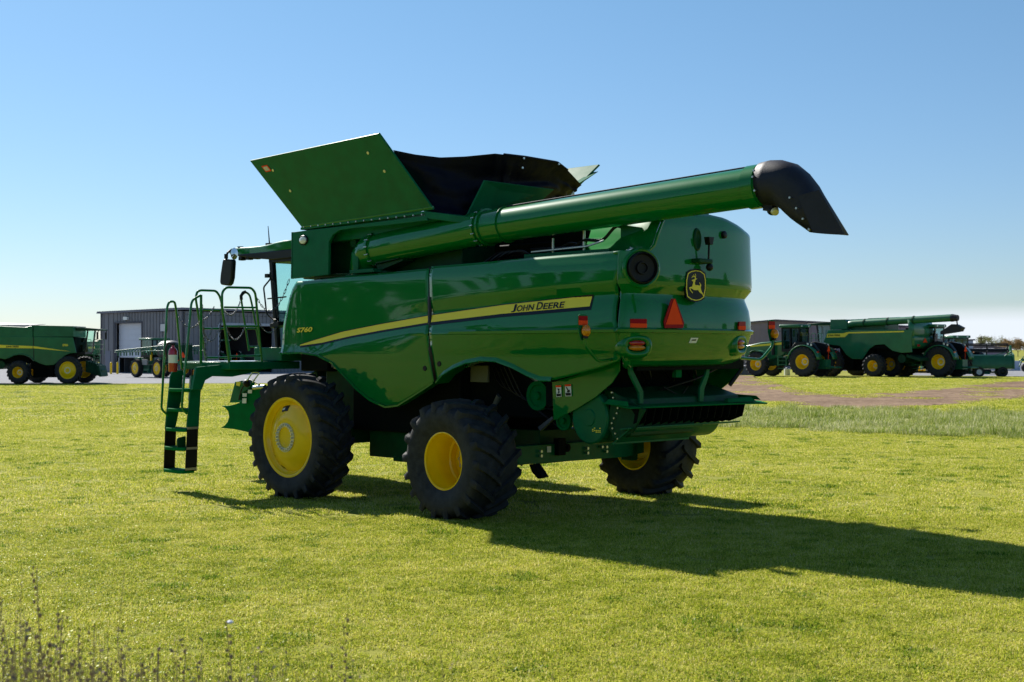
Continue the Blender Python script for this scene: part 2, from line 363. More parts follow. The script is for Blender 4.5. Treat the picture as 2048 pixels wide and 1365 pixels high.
def fit_text(s, bl, br, tl, bold=.01, surf='side', eps=.014, shear=0, flat=None):
    vs, fs = text_mesh(s, 1, bold, shear); xs = [v[0] for v in vs]; ys = [v[1] for v in vs]
    x0, x1, y0, y1 = min(xs), max(xs), min(ys), max(ys); bl, br, tl = Vector(bl), Vector(br), Vector(tl); o = []
    for v in vs:
        p = bl+(br-bl)*((v[0]-x0)/(x1-x0))+(tl-bl)*((v[1]-y0)/(y1-y0))
        if surf == 'side': p.y = vside(p.x, p.z)+eps
        o.append(p)
    return o, fs
def letters(items, name, m_, parent, **k):
    mb = MB()
    for it in items: mb.add(*fit_text(*it, **k))
    return mb.build(name, m_, parent, smooth=0)
JD = [('J', *[(-4.11,1.65,2.741),(-4.191,1.65,2.744),(-4.11,1.65,2.845)]), ('OHN', *[(-4.206,1.65,2.748),(-4.509,1.65,2.762),(-4.206,1.65,2.831)]), ('D', *[(-4.562,1.65,2.765),(-4.666,1.65,2.769),(-4.562,1.65,2.866)]), ('EERE', *[(-4.682,1.65,2.771),(-5.041,1.65,2.785),(-4.682,1.65,2.85)])]
letters(JD, 'lettering_outline', STRIPEY, comb, bold=.075, eps=.0115)
letters(JD, 'brand_lettering', DECALK, comb, bold=.022, eps=.015)
letters([('S760', *[(0.592,1.65,2.511),(0.194,1.65,2.523),(0.579,1.65,2.59)])], 'model_number', STRIPEY, comb, bold=.035, eps=.022, shear=.12)

# rear shell ------------------------------------------------------------
PLAN = [(-5.97,1.66),(-6.09,1.6),(-6.17,1.42),(-6.2,1.15),(-6.22,0.6),(-6.21,0),(-6.19,-0.5),(-6.12,-0.93),(-6.0,-1.23),(-5.72,-1.48),(-5.4,-1.64)]
def spline(P, n):
    P = [Vector((*p, 0)) for p in P]; P = [P[0]*2-P[1]]+P+[P[-1]*2-P[-2]]; o = []
    for i in range(1, len(P)-2):
        for k in range(n):
            t = k/n; a, b, c, d = P[i-1:i+3]
            o.append(.5*((2*b)+(c-a)*t+(2*a-5*b+4*c-d)*t*t+(3*b-a-3*c+d)*t**3))
    return o+[P[-2]]
PL = spline(PLAN, 5)
def RU(v): return interp(v, [(p[1], p[0]) for p in PLAN])
TOPZ = [(1.67, 3.46), (1.45, 3.465), (1.32, 3.49), (1.22, 3.56), (1.10, 3.80), (1.0, 3.92), (.85, 3.97), (.55, 4.0), (0, 4.02), (-.35, 4.0), (-.7, 3.93), (-.95, 3.86), (-1.2, 3.80), (-1.35, 3.77), (-1.66, 3.72)]
rows = []; NZ = 46
for i, p in enumerate(PL):
    q_ = PL[max(i-1, 0)]; r_ = PL[min(i+1, len(PL)-1)]; d = (r_-q_).normalized(); n_ = Vector((d.y, -d.x, 0))
    if n_.x > 0 and p.x < -5.9: n_ = -n_
    if i == 0: n_ = Vector((0, 1, 0))
    if i == len(PL)-1: n_ = Vector((0, -1, 0))
    zt = interp(p.y, TOPZ); zb = 2.03; row = []
    zs = [2.03, 2.06, 2.09, 2.12, 2.18, 2.25, 2.32, 2.40, 2.452, 2.46, 2.495, 2.52, 2.57, 2.62, 2.70, 2.78, 2.85, 2.92, 2.945, 3.0, 3.055, 3.10, 3.2, 3.3, 3.4]; zs += [3.4+(zt-3.4)*k/12 for k in range(1, 13)]
    for z in zs:
        q2 = p+n_*poff(z); row.append((q2.x, q2.y, z))
    rows.append(row)
rs = MB().loft(rows).build('rear_panel', GREEN, comb, solid=.03, smooth=28)
# lid of the rear hood and its inner cheek
lid = MB(); back = [r[-1] for r in rows]
lid.loft([[(p[0], p[1], p[2]) for p in back], [(p[0]+.25, p[1]*.93, p[2]+.05 if abs(p[1]) < 1.1 else p[2]) for p in back], [(-4.9, p[1]*.9, p[2]+.02 if p[1] < 1.05 else p[2]-.12) for p in back]])
lid.build('hood_top', GREEN, comb, solid=.03)
def rsurf(p, eps=0): return (RU(p[1])-poff(p[2])-eps, p[1], p[2])
# emblem
def fl(p, e): return (RU(p[1])-e, p[1], p[2])
em = [(-6.219,0.626,3.066),(-6.219,0.62,3.171),(-6.22,0.596,3.237),(-6.219,0.514,3.271),(-6.217,0.404,3.289),(-6.215,0.284,3.281),(-6.213,0.182,3.242),(-6.213,0.168,3.159),(-6.213,0.172,3.025),(-6.213,0.206,2.906),(-6.215,0.284,2.877),(-6.217,0.404,2.857),(-6.219,0.514,2.871),(-6.22,0.604,2.906),(-6.219,0.628,2.991)]
MB().slab([fl(p, .020) for p in em], (.03, 0, 0)).build('emblem_plate', DECALK, comb, smooth=0)
ro = [(-6.22,0.582,3.221),(-6.218,0.508,3.25),(-6.217,0.404,3.266),(-6.215,0.298,3.261),(-6.213,0.208,3.224),(-6.213,0.182,3.15),(-6.213,0.184,3.036),(-6.214,0.218,2.925),(-6.215,0.304,2.888),(-6.217,0.404,2.874),(-6.218,0.508,2.886),(-6.22,0.598,2.921),(-6.219,0.62,3.01),(-6.219,0.616,3.133)]
cx_ = sum(p[1] for p in ro)/len(ro); cz_ = sum(p[2] for p in ro)/len(ro)
ri = [(p[0], cx_+(p[1]-cx_)*.915, cz_+(p[2]-cz_)*.945) for p in ro]
MB().loft([[fl(p, .022) for p in ro], [fl(p, .022) for p in ri]], closeu=True).build('emblem_border', STRIPEY, comb, smooth=0)
deer = [(-6.218,0.498,3.13),(-6.218,0.488,3.14),(-6.217,0.442,3.151),(-6.217,0.424,3.16),(-6.217,0.43,3.176),(-6.217,0.45,3.179),(-6.218,0.476,3.175),(-6.218,0.502,3.162),(-6.218,0.504,3.166),(-6.218,0.486,3.178),(-6.218,0.492,3.191),(-6.218,0.488,3.193),(-6.218,0.468,3.184),(-6.218,0.452,3.186),(-6.218,0.462,3.205),(-6.218,0.46,3.211),(-6.217,0.442,3.197),(-6.217,0.436,3.186),(-6.217,0.416,3.186),(-6.217,0.418,3.205),(-6.217,0.426,3.22),(-6.217,0.42,3.222),(-6.217,0.406,3.208),(-6.217,0.406,3.187),(-6.217,0.412,3.16),(-6.216,0.39,3.159),(-6.216,0.374,3.164),(-6.216,0.384,3.154),(-6.217,0.414,3.143),(-6.217,0.42,3.126),(-6.217,0.43,3.103),(-6.217,0.426,3.081),(-6.217,0.41,3.075),(-6.216,0.364,3.076),(-6.215,0.324,3.072),(-6.215,0.312,3.077),(-6.215,0.316,3.092),(-6.215,0.328,3.109),(-6.215,0.322,3.113),(-6.215,0.302,3.098),(-6.215,0.286,3.078),(-6.215,0.292,3.063),(-6.215,0.298,3.053),(-6.215,0.292,3.029),(-6.215,0.276,2.995),(-6.214,0.246,2.973),(-6.214,0.226,2.943),(-6.214,0.222,2.932),(-6.214,0.236,2.932),(-6.214,0.248,2.947),(-6.214,0.268,2.965),(-6.215,0.312,2.979),(-6.216,0.338,2.997),(-6.216,0.354,3.013),(-6.217,0.404,3.01),(-6.217,0.45,3.011),(-6.218,0.488,3.024),(-6.219,0.52,3.032),(-6.219,0.528,3.024),(-6.219,0.514,3.006),(-6.218,0.486,2.986),(-6.218,0.472,2.972),(-6.218,0.482,2.969),(-6.218,0.502,2.982),(-6.219,0.53,3.0),(-6.219,0.554,3.031),(-6.219,0.55,3.04),(-6.219,0.52,3.05),(-6.218,0.488,3.053),(-6.218,0.484,3.071),(-6.218,0.468,3.102),(-6.218,0.462,3.121),(-6.218,0.486,3.123)]
MB().slab([fl(p, .023) for p in deer], (.002, 0, 0)).build('leaping_deer', STRIPEY, comb, smooth=0)
# slow moving vehicle triangle, reflectors, sticker
def rdecal(pts, name, m_, eps=.008, th=.004):
    return MB().slab([(fl if eps > .02 else rsurf)(p, eps) for p in pts], (th, 0, 0)).build(name, m_, comb, smooth=0)
rdecal([(-6.208,0.924,2.886),(-6.211,0.844,2.888),(-6.217,0.672,2.587),(-6.217,0.692,2.52),(-6.203,1.058,2.516),(-6.203,1.072,2.6)], 'slow_vehicle_triangle', REDREF, .03, .01).data
rdecal([(-6.21,0.884,2.88),(-6.21,0.864,2.881),(-6.216,0.702,2.565),(-6.204,1.042,2.56)], 'triangle_center', REDOR, .036, .004)
rdecal([(-6.094,1.59,2.624),(-6.174,1.384,2.624),(-6.174,1.384,2.568),(-6.094,1.59,2.569)], 'red_reflector', REDREF, .03, .02)
rdecal([(-6.094,1.59,2.568),(-6.174,1.384,2.567),(-6.174,1.384,2.516),(-6.094,1.59,2.517)], 'orange_reflector', REDOR, .03, .02)
rdecal([(-6.169,-0.632,2.621),(-6.136,-0.83,2.627),(-6.136,-0.83,2.566),(-6.171,-0.616,2.563)], 'red_reflector', REDREF, .04, .02)
rdecal([(-6.171,-0.616,2.563),(-6.136,-0.83,2.566),(-6.138,-0.822,2.508),(-6.172,-0.608,2.516)], 'orange_reflector', REDOR, .045, .02)
st = rdecal([(-6.218,0.468,2.398),(-6.215,0.306,2.399),(-6.215,0.322,2.331),(-6.218,0.484,2.33)], 'white_sticker', WHITE)
MB().slab([rsurf(p, .011) for p in [(-6.217,0.44,2.375),(-6.216,0.346,2.379),(-6.216,0.35,2.36),(-6.217,0.446,2.358)]], (.002, 0, 0)).build('sticker_print', BLACK, st, smooth=0)
# exhaust outlet
ex = Vector((-6.165,1.432,3.273)); exd = Vector((-.80, .55, 0)).normalized()
def discM(c, d, sz=1):
    d = Vector(d).normalized(); return Matrix.Translation(c) @ Vector((0, 1, 0)).rotation_difference(d).to_matrix().to_4x4()
exd = Vector((-.86, .5, 0)).normalized(); exc = Vector((-6.16, 1.45, 3.25))
m = MB(); m.lathe([(-.1, .25), (.03, .245), (.05, .225), (.045, .205), (.0, .2)], seg=40); m.xf(discM(exc, exd)); er = m.build('exhaust_ring', GREEN, comb)
m = MB(); m.lathe([(-.12, .2), (.04, .195), (.10, .19), (.105, .18), (.04, .165), (.035, .08), (.075, .075), (.075, .062), (.04, .06), (.04, 0)], seg=40); m.xf(discM(exc, exd)); m.build('exhaust_outlet', BLACK, comb)
# round camera and round work light on the upper rear
c = Vector(rsurf((-6.199,-0.27,3.768))); m = MB(); m.sphere((c.x-.03, c.y, c.z), .035, 8); m.lathe([(0, 0), (.03, .05), (0, .055)], seg=20); m.build('round_marker_lamp', BLACK, comb) if False else None
m = MB(); m.lathe([(-.02, .05), (.02, .05), (.03, .035), (.03, 0)], seg=24); m.xf(discM(c+Vector((-.02, 0, 0)), (-1, -.1, .1))); m.build('rear_camera', BLACK, comb)
b0 = Vector(rsurf((-6.215,0.316,3.4))); lz = (-6.215,0.316,3.646)
m = MB(); m.lathe([(.0, .105), (.018, .10), (.026, .085), (.012, .07), (.008, 0)], seg=36); m.xf(Matrix.Translation((rsurf((0, b0.y+.03, lz[2]+.02))[0], b0.y+.03, lz[2]+.02)) @ Matrix.Diagonal((1, .8, 1.45, 1)) @ Vector((0, 1, 0)).rotation_difference(Vector((-1, 0, 0))).to_matrix().to_4x4())
m.build('oval_recess', GREEND, comb)
m = MB(); m.tube([b0+Vector((-.09, -.09, -.02)), b0+Vector((-.10, -.09, .22))], .014, 8); m.slab([b0+Vector((-.06, -.06, .2)), b0+Vector((-.06, -.12, .2)), b0+Vector((-.06, -.15, .30)), b0+Vector((-.06, -.03, .30))], (-.08, 0, 0)); m.build('camera_stem', BLACK, comb, bevel=.004)
m = MB(); m.box(b0+Vector((-.13, -.14, -.045)), b0+Vector((.04, .16, .015))); m.build('camera_bracket', GREEND, comb, bevel=.015)
m = MB(); m.sphere(b0+Vector((-.10, -.10, -.09)), .05, 8); m.build('bracket_knob', BLACK, comb)
# tail lights
def tail(cpx, yaw, sy):
    c = Vector(rsurf(cpx, 0)); M_ = Matrix.Translation(c) @ Matrix.Rotation(yaw, 4, 'Z')
    hs = MB(); rows = []
    for (sx, sz, o) in ((.23, .16, -.12), (.19, .135, .045), (.165, .11, .06), (.125, .078, .05), (.115, .066, .02)):
        rows.append([(-o, sx*math.copysign(abs(math.cos(a))**.75, math.cos(a)), sz*math.copysign(abs(math.sin(a))**.75, math.sin(a))-.01) for a in [2*PI*k/32 for k in range(32)]])
    hs.loft(rows, closeu=True); hs.xf(M_); h_ = hs.build('light_housing', GREEN, comb, smooth=60)
    for zz, mm, nm in ((.028, REDL, 'red_lens'), (-.03, AMBER, 'amber_lens')):
        l = MB(); l.loft([[(-o-.02, sx*math.cos(a), zz+.0+sz*math.sin(a)) for a in [2*PI*k/24 for k in range(24)]] for sx, sz, o in ((.108, .036, 0), (.104, .034, .03), (.07, .02, .045), (.001, .001, .05))], closeu=True); l.xf(M_); l.build(nm, mm, h_, smooth=60)
tail((-6.15,1.464,2.299), R(-32), 1); tail((-6.148,-0.758,2.318), R(10), -1)
# warning lamps on bent arms at both rear corners
for sg, base, arm in ((1, (-5.75, 1.45, 2.13), 1), (-1, (-5.75, -1.3, 2.13), 1)):
    lv = 2.10*sg; lu = -5.80
    m = MB(); m.tube(rounded([base, (-5.78, sg*1.82, 2.10), (-5.8, lv*.99, 2.29), (lu, lv, 2.40)], .08), .02, 10); m.build('lamp_arm', GREEN, comb, smooth=60)
    pl = MB(); pl.slab([(lu+.02, lv-.085, 2.66), (lu+.02, lv-.05, 2.675), (lu+.02, lv+.05, 2.675), (lu+.02, lv+.085, 2.66), (lu+.02, lv+.085, 2.50), (lu+.02, lv+.03, 2.36), (lu+.02, lv-.03, 2.36), (lu+.02, lv-.085, 2.50)], (.012, 0, 0)); pm = pl.build('lamp_bracket', GREEND if sg < 0 else WHITE, comb)
    pm.data.materials.clear(); pm.data.materials.append(GREEN2)
    MB().slab([(lu+.015, lv-.083, 2.655), (lu+.015, lv+.083, 2.655), (lu+.015, lv+.083, 2.60), (lu+.015, lv-.083, 2.60)], (.004, 0, 0)).build('red_reflector', REDREF, pm)
    MB().slab([(lu+.015, lv-.083, 2.60), (lu+.015, lv+.083, 2.60), (lu+.015, lv+.083, 2.545), (lu+.015, lv-.083, 2.545)], (.004, 0, 0)).build('orange_reflector', REDOR, pm)
    m = MB(); m.sphere((lu-.03, lv, 2.475), .058, 12, rz=.075); m.build('amber_lens', AMBER, comb, smooth=80)
    m = MB(); m.tube([(lu-.02, lv, 2.38), (lu-.02, lv, 2.415)], .035, 14); m.build('lamp_socket', BLACK, comb)

# core body, engine bay, tank ------------------------------------------------
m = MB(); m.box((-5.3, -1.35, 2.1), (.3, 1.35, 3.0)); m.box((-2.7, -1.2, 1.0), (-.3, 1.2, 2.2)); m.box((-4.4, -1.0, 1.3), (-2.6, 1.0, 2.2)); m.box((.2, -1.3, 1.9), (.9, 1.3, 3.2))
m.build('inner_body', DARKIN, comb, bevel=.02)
m = MB(); m.box((-2.55, -1.15, 3.0), (.85, 1.02, 4.1)); m.box((-1.2, 1.02, 3.38), (.85, 1.30, 3.44)); m.build('grain_tank', GREEND, comb, bevel=.02)
tc_ = [(0.878,1.5,4.126),(0.396,1.5,4.135),(-0.595,1.5,4.141),(-2.285,1.5,4.166),(-2.349,1.5,4.097),(-1.296,1.5,4.087),(-0.595,1.5,4.095),(-0.329,1.5,4.082),(-0.17,1.5,4.022),(-0.071,1.5,3.912),(-0.058,1.5,3.407),(0.904,1.5,3.381)]
m = MB(); m.slab(tc_, (0, -.05, 0)); m.box((.84, .2, 3.40), (.89, 1.5, 4.13)); tsc = m.build('tank_side_cover', GREEN2, comb, bevel=.006, smooth=0)
p_ = (0.55,1.5,3.979)
m = MB(); m.lathe([(0, .1), (.02, .1), (.03, .09)], seg=28); m.xf(Matrix.Translation(p_) @ Matrix.Diagonal((1.1, 1, .8, 1))); wl = m.build('work_light', BLACK, comb)
m = MB(); m.lathe([(.0, .085), (.035, .075), (.05, .04), (.052, 0)], seg=28); m.xf(Matrix.Translation(p_) @ Matrix.Diagonal((1.1, 1, .75, 1))); m.build('lamp_glass', LAMPG, wl)
# ledge under the cover
m = MB(); m.slab([(.65, 1.5, 4.19), (-2.3, 1.5, 4.235), (-2.3, 1.5, 4.20), (.65, 1.5, 4.15)], (0, -.35, 0)); m.slab([(-2.28, 1.5, 4.235), (-3.1, 1.4, 4.10), (-3.15, 1.0, 4.10), (-2.3, 1.0, 4.235)], (0, 0, -.10)); m.box((-2.6, .9, 3.95), (.6, 1.3, 4.16)); m.build('tank_ledge', GREEN2, comb, bevel=.006, smooth=0)
m = MB()
for k in range(16):
    u = .55-k*.185; m.cyl((u, 1.49, 4.19), (u, 1.515, 4.19), .013, 6)
build_split(m, 'bolt', ZINC, comb)
# raised tank covers
def flap(c, th, name='tank_cover'):
    a, b, d, e = [Vector(x) for x in c]; n_ = (b-a).cross(e-a).normalized()*th
    m = MB(); m.slab([a, b, d, e], n_); 
    return m
lf = [(0.59,1.46,4.174), (-2.453,1.46,4.257), (-1.881,2.0,5.351), (1.274,2.0,5.276)]
m = flap(lf, .035); lfo = m.build('tank_cover', GREEN2, comb, bevel=.008, smooth=0)
A, B, C_, D_ = [Vector(x) for x in lf]
mm = MB(); mm.tube([A+(D_-A)*.02+Vector((0, .02, 0)), B+(C_-B)*.02+Vector((0, .02, 0))], .022, 8); mm.build('hinge_bar', GREEN, lfo)
st_ = MB(); nrm = (B-A).cross(D_-A).normalized()
if nrm.y < 0: nrm = -nrm
for fs_, ft_ in ((.12, .82), (.13, .52), (.85, .8), (.87, .55)):
    p = A+(B-A)*fs_+(D_-A)*ft_+(C_-B-D_+A)*fs_*ft_; st_.cyl(p-nrm*.01, p+nrm*.045, .024, 8)
build_split(st_, 'bolt', ZINC, lfo)
p = A+(B-A)*.06+(D_-A)*.9; ux = (B-A).normalized(); uz = (D_-A).normalized(); w_ = MB(); w_.slab([p+nrm*.04, p+ux*.15+nrm*.04, p+ux*.15-uz*.12+nrm*.04, p-uz*.12+nrm*.04], nrm*.003); sk = w_.build('warning_label', REDOR, lfo, smooth=0)
q0 = p+ux*.02-uz*.02+nrm*.0445; w_ = MB(); w_.slab([q0, q0+ux*.11, q0+ux*.11-uz*.08, q0-uz*.08], nrm*.002); w_.build('label_print', mat('label_cream', (.62, .55, .42), .5), sk, smooth=0)
rf_ = [(.6, -1.4, 4.2), (-2.386,-1.4,4.597), (-2.682,-1.95,5.205), (.45, -1.95, 5.2)]
rfo = flap(rf_, .035).build('tank_cover', GREEN2, comb, bevel=.008, smooth=0)
m = MB(); a_ = Vector(rf_[1]); b_ = Vector(rf_[2]); m.slab([a_+Vector((-.02, .12, .1)), b_+Vector((-.02, .16, -.15)), b_+Vector((-.02, .06, -.1)), a_+Vector((-.02, .02, .1))], (.16, 0, 0)); m.build('cover_arm', GREEN2, rfo, bevel=.01)
rr_ = [(-2.72,1.123,4.149), (-2.72,-0.268,4.387), (-2.95,-0.509,4.676), (-2.95,0.978,4.672)]
flap(rr_, .03).build('tank_cover', GREEN2, comb, bevel=.006, smooth=0)
ff = [(.95, 1.2, 4.2), (.95, -1.2, 4.2), (1.25, -1.7, 4.95), (1.25, 1.7, 4.95)]
flap(ff, .03).build('tank_cover', GREEN2, comb, bevel=.006, smooth=0)
# black fabric between the covers
TT = [(-1.991,1.85,5.106), (-2.182,1.6,5.049), (-2.333,1.25,5.028), (-2.615,1.02,5.038), (-3.02,0.814,5.061), (-3.04,0.206,5.074), (-3.02,-0.532,5.072), (-2.95,-0.876,4.977), (-2.75,-1.402,4.836)]
TB = [(-2.154,1.36,4.2), (-2.386,1.3,4.174), (-2.542,1.2,4.156), (-2.62,1.025,4.134), (-2.62,0.668,4.16), (-2.62,0.194,4.254), (-2.62,-0.353,4.371), (-2.55,-0.885,4.542), (-2.5,-1.354,4.632)]
def resam(P, n):
    P = [Vector(p) for p in P]; d = [0]
    for a, b in zip(P, P[1:]): d.append(d[-1]+(b-a).length)
    return [Vector([float(np.interp(d[-1]*i/n, d, [p[c] for p in P])) for c in range(3)]) for i in range(n+1)]
tt = resam(TT, 90); tb = resam(TB, 90); rows = []
for j in range(41):
    t = j/40; row = []
    for i in range(91):
        p = tb[i].lerp(tt[i], t); s = i/90
        fold = .035*math.sin(9*t+5*s+3*math.sin(4*s))+.02*math.sin(23*t+3*math.sin(7*s))*(1-t)+.025*math.sin(60*s+6*t)*max(0, s-.72)*3
        fold += .03*math.sin(17*t+11*s)*(1-t)*(1 if s < .55 else .3)
        w = math.sin(PI*min(1, t*1.15))**.7 if t < .87 else 0
        sag = -.10*math.sin(PI*t)*(1 if s < .45 else .4)
        n_ = Vector((-.8, .6, 0)) if s < .5 else Vector((-1, .15, 0))
        row.append(tuple(p+n_*(1.5*fold*max(w, .0)+sag)))
    rows.append(row)
tp = MB().loft(rows).build('fabric_tank_liner', FABRIC, comb, smooth=60, solid=.006)
m = MB(); m.tube([tuple(p+Vector((-.01, .005, 0))) for p in tt[40:76]], .018, 6); m.build('liner_hem', FABRIC, tp)
m = MB()
for i, t in ((49, .965), (49, .8), (68, .96)):
    p = tb[i].lerp(tt[i], t); m.cyl(p+Vector((-.06, .02, 0)), p+Vector((-.03, .01, 0)), .016, 8)
build_split(m, 'liner_button', ZINC, tp)
m = MB(); m.slab([tuple(Vector(p)) for p in [(-2.68,-1.161,4.601),(-2.68,-1.232,4.67),(-2.68,-1.303,4.739),(-2.68,-1.327,4.662),(-2.68,-1.279,4.556),(-2.68,-1.184,4.494)]], (.01, 0, 0)); m.build('liner_tie', mat('pale_strap', (.6, .6, .58), .6), tp)

# unloading auger -------------------------------------------------------------
EL = Vector((-.72, 1.20, 3.765)); FL = Vector((-3.22, 1.2, 3.955)); EN = Vector((-7.78, 1.2, 4.15)); AR = .235
m = MB(); path = [(-.50, 1.02, 2.9), (-.50, 1.04, 3.25), (-.52, 1.1, 3.55), (-.60, 1.16, 3.69), EL, EL.lerp(FL, .3), EL.lerp(FL, .7), FL, FL.lerp(EN, .1), FL.lerp(EN, .5), EN]
m.tube(path, [.27, .27, .265, .255]+[.24]*4+[.235]*3, 40)
au = m.build('unloading_auger', GREEN, comb, smooth=60)
dirA = (FL-EL).normalized(); dirB = (EN-FL).normalized()
def ring(c, d, r, w, name='auger_flange', mm=GREEN, bolts=0):
    m = MB(); m.mi = 0; m.lathe([(-w/2, r*.98), (-w/2, r+.022), (w/2, r+.022), (w/2, r*.98)], seg=40)
    if bolts:
        m.mi = 1
        for k in range(bolts):
            a = 2*PI*k/bolts; m.cyl(((r+.012)*math.cos(a), -w/2-.012, (r+.012)*math.sin(a)), ((r+.012)*math.cos(a), w/2+.012, (r+.012)*math.sin(a)), .012, 6)
    m.xf(discM(c, d)); return m.build(name, [mm, ZINC], au)
ring(EL+dirA*.17, dirA, .245, .05, bolts=14); ring(FL-dirA*.04, dirA, .245, .03, bolts=14); ring(FL+dirA*.05, dirA, .245, .03, bolts=0); ring(FL+dirB*.42, dirB, .2345, .008)
ring(EN-dirB*.10, dirB, .236, .16, 'auger_end_collar')
m = MB(); m.tube([FL+dirB*.3+Vector((0, 0, .25)), EN+Vector((0, 0, .245))-dirB*.2], .012, 6); m.build('hydraulic_line', BLACK, au)
m = MB(); m.slab([EL+Vector((-.25, .1, -.24)), EL+Vector((-.85, .1, -.17)), EL+Vector((-.85, .1, -.20)), EL+Vector((-.3, .1, -.33))], (0, -.25, 0)); m.slab([EL+Vector((-.3, .15, -.2)), EL+Vector((-.8, .15, -.16)), EL+Vector((-.8, .15, -.17)), EL+Vector((-.3, .15, -.22))], (0, -.1, 0)); m.build('auger_saddle', GREEND, comb)
m = MB(); e1 = [(-0.533,1.42,3.737),(-0.688,1.42,3.729),(-0.677,1.42,3.424),(-0.569,1.42,3.429)]; m.slab(e1, (0, -.03, 0)); m.slab([(-0.51,1.45,3.461),(-1.065,1.45,3.467),(-1.099,1.45,3.413),(-0.534,1.45,3.406)], (0, -.25, 0)); m.box((-.95, .8, 3.3), (-.3, 1.35, 3.40)); m.build('auger_bracket', GREEN2, comb, bevel=.005)
m = MB(); m.cyl((-.35, 1.0, 3.7), (-.35, 1.0, 4.05), .10, 16); m.cyl((-.36, 1.0, 3.9), (-.36, 1.25, 3.9), .07, 16); m.build('auger_gearbox', GREEND, comb)
# dark rubber spout
pairs = [[(-7.764,1.2,4.421),(-7.791,1.2,3.919)], [(-7.885,1.2,4.435),(-7.872,1.2,3.902)], [(-8.018,1.2,4.424),(-7.959,1.2,3.889)], [(-8.182,1.2,4.368),(-8.051,1.2,3.842)], [(-8.325,1.2,4.252),(-8.117,1.2,3.78)], [(-8.44,1.2,4.112),(-8.189,1.2,3.718)], [(-8.503,1.2,4.005),(-8.26,1.2,3.668)], [(-8.815,1.2,3.521),(-8.427,1.2,3.561)]]
rows = []
for i, (a, b) in enumerate(pairs):
    a = Vector(a); b = Vector(b); c = (a+b)/2; h_ = (a-b)/2; lat = .24-.005*i; e = 1 if i < 3 else .72
    rows.append([tuple(c+h_*math.copysign(abs(math.cos(t))**e, math.cos(t))+Vector((0, lat*math.copysign(abs(math.sin(t))**e, math.sin(t)), 0))) for t in [2*PI*k/36 for k in range(36)]])
spt = MB().loft(rows, closeu=True).build('discharge_spout', GUNMET, comb, smooth=50, solid=.012)
m = MB()
for p in [(-8.267,1.2,3.951),(-8.351,1.2,3.826),(-8.434,1.2,3.701),(-8.51,1.2,3.579),(-7.777,1.2,4.228),(-7.804,1.2,4.069),(-7.791,1.2,4.302)]: m.cyl((p[0], 1.2+.228, p[2]), (p[0], 1.2+.252, p[2]), .013, 8)
build_split(m, 'bolt', ZINC, spt)
fp_ = [(-8.361,1.43,3.963),(-8.632,1.43,4.007),(-8.944,1.43,3.498),(-8.557,1.43,3.538)]
MB().slab(fp_, (0, .006, 0)).build('spout_flap', GUNMET, spt, smooth=0)
m = MB(); m.sphere((-7.892,1.2,3.854), .07, 8, rz=.06); m.box(Vector((-7.892,1.2,3.854))-Vector((.03, .06, 0)), Vector((-7.825,1.2,3.934))+Vector((.03, .06, 0))); ll = m.build('auger_work_light', BLACK, comb)
m = MB(); m.lathe([(0, .05), (.03, .04), (.035, 0)], seg=16); m.xf(discM(Vector((-7.919,1.2,3.846))+Vector((-.02, .03, -.01)), (-.6, .5, -.5))); m.build('lamp_glass', mat('warm_lamp', (.75, .68, .35), .2, coat=1), ll)
# engine deck items seen under the auger
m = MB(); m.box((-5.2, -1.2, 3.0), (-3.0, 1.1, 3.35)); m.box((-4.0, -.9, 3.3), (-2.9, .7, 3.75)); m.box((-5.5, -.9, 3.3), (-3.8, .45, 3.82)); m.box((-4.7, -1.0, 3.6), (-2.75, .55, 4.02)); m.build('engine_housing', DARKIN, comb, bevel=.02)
m = MB(); m.box((-5.4, .55, 3.42), (-3.9, 1.15, 3.55)); m.box((-5.6, .2, 3.3), (-5.35, .95, 3.92)); m.slab([(-5.85, 1.0, 3.42), (-5.5, 1.0, 3.42), (-5.5, 1.0, 3.86), (-5.85, 1.0, 3.8)], (0, .03, 0)); m.box((-5.9, .3, 3.4), (-5.6, 1.25, 3.46)); m.build('engine_deck_frame', GREEN2, comb, bevel=.008)
m = MB(); m.tube(rounded([(-3.9, 1.0, 3.62), (-4.7, 1.05, 3.60), (-4.9, 1.05, 3.7), (-5.25, 1.08, 3.66), (-5.4, 1.0, 3.86), (-5.7, .8, 3.86)], .08), .022, 8); m.tube(rounded([(-4.1, .9, 3.55), (-4.6, 1.0, 3.68), (-5.0, 1.0, 3.60), (-5.3, .9, 3.75)], .08), .016, 8)
for k in range(5): m.tube(rounded([(-2.9+.02*k, .9, 3.3), (-3.1-.1*k, 1.15-.03*k, 3.45+.03*k), (-3.4-.1*k, 1.1, 3.62), (-3.9, .9, 3.5)], .1), .02, 6)
m.build('engine_hoses', BLACK, comb)
m = MB(); m.cyl((-4.35, 1.05, 3.38), (-4.35, 1.05, 3.75), .018, 8); m.cyl((-4.9, 1.05, 3.38), (-4.9, 1.05, 3.82), .018, 8); m.tube([(-4.0, 1.1, 3.58), (-5.0, 1.12, 3.60), (-5.3, 1.12, 3.66)], .014, 6); m.build('hose_clips', ZINC, comb)
m = MB(); m.slab([(-4.9,-1.537,4.235),(-4.9,-1.789,4.254),(-4.9,-1.789,4.18),(-4.9,-1.537,4.162)], (.3, 0, 0)); m.cyl((-4.8, .4, 3.9), (-4.8, .4, 4.12), .12, 20); build_split(m, 'air_intake', GREEN2, comb)
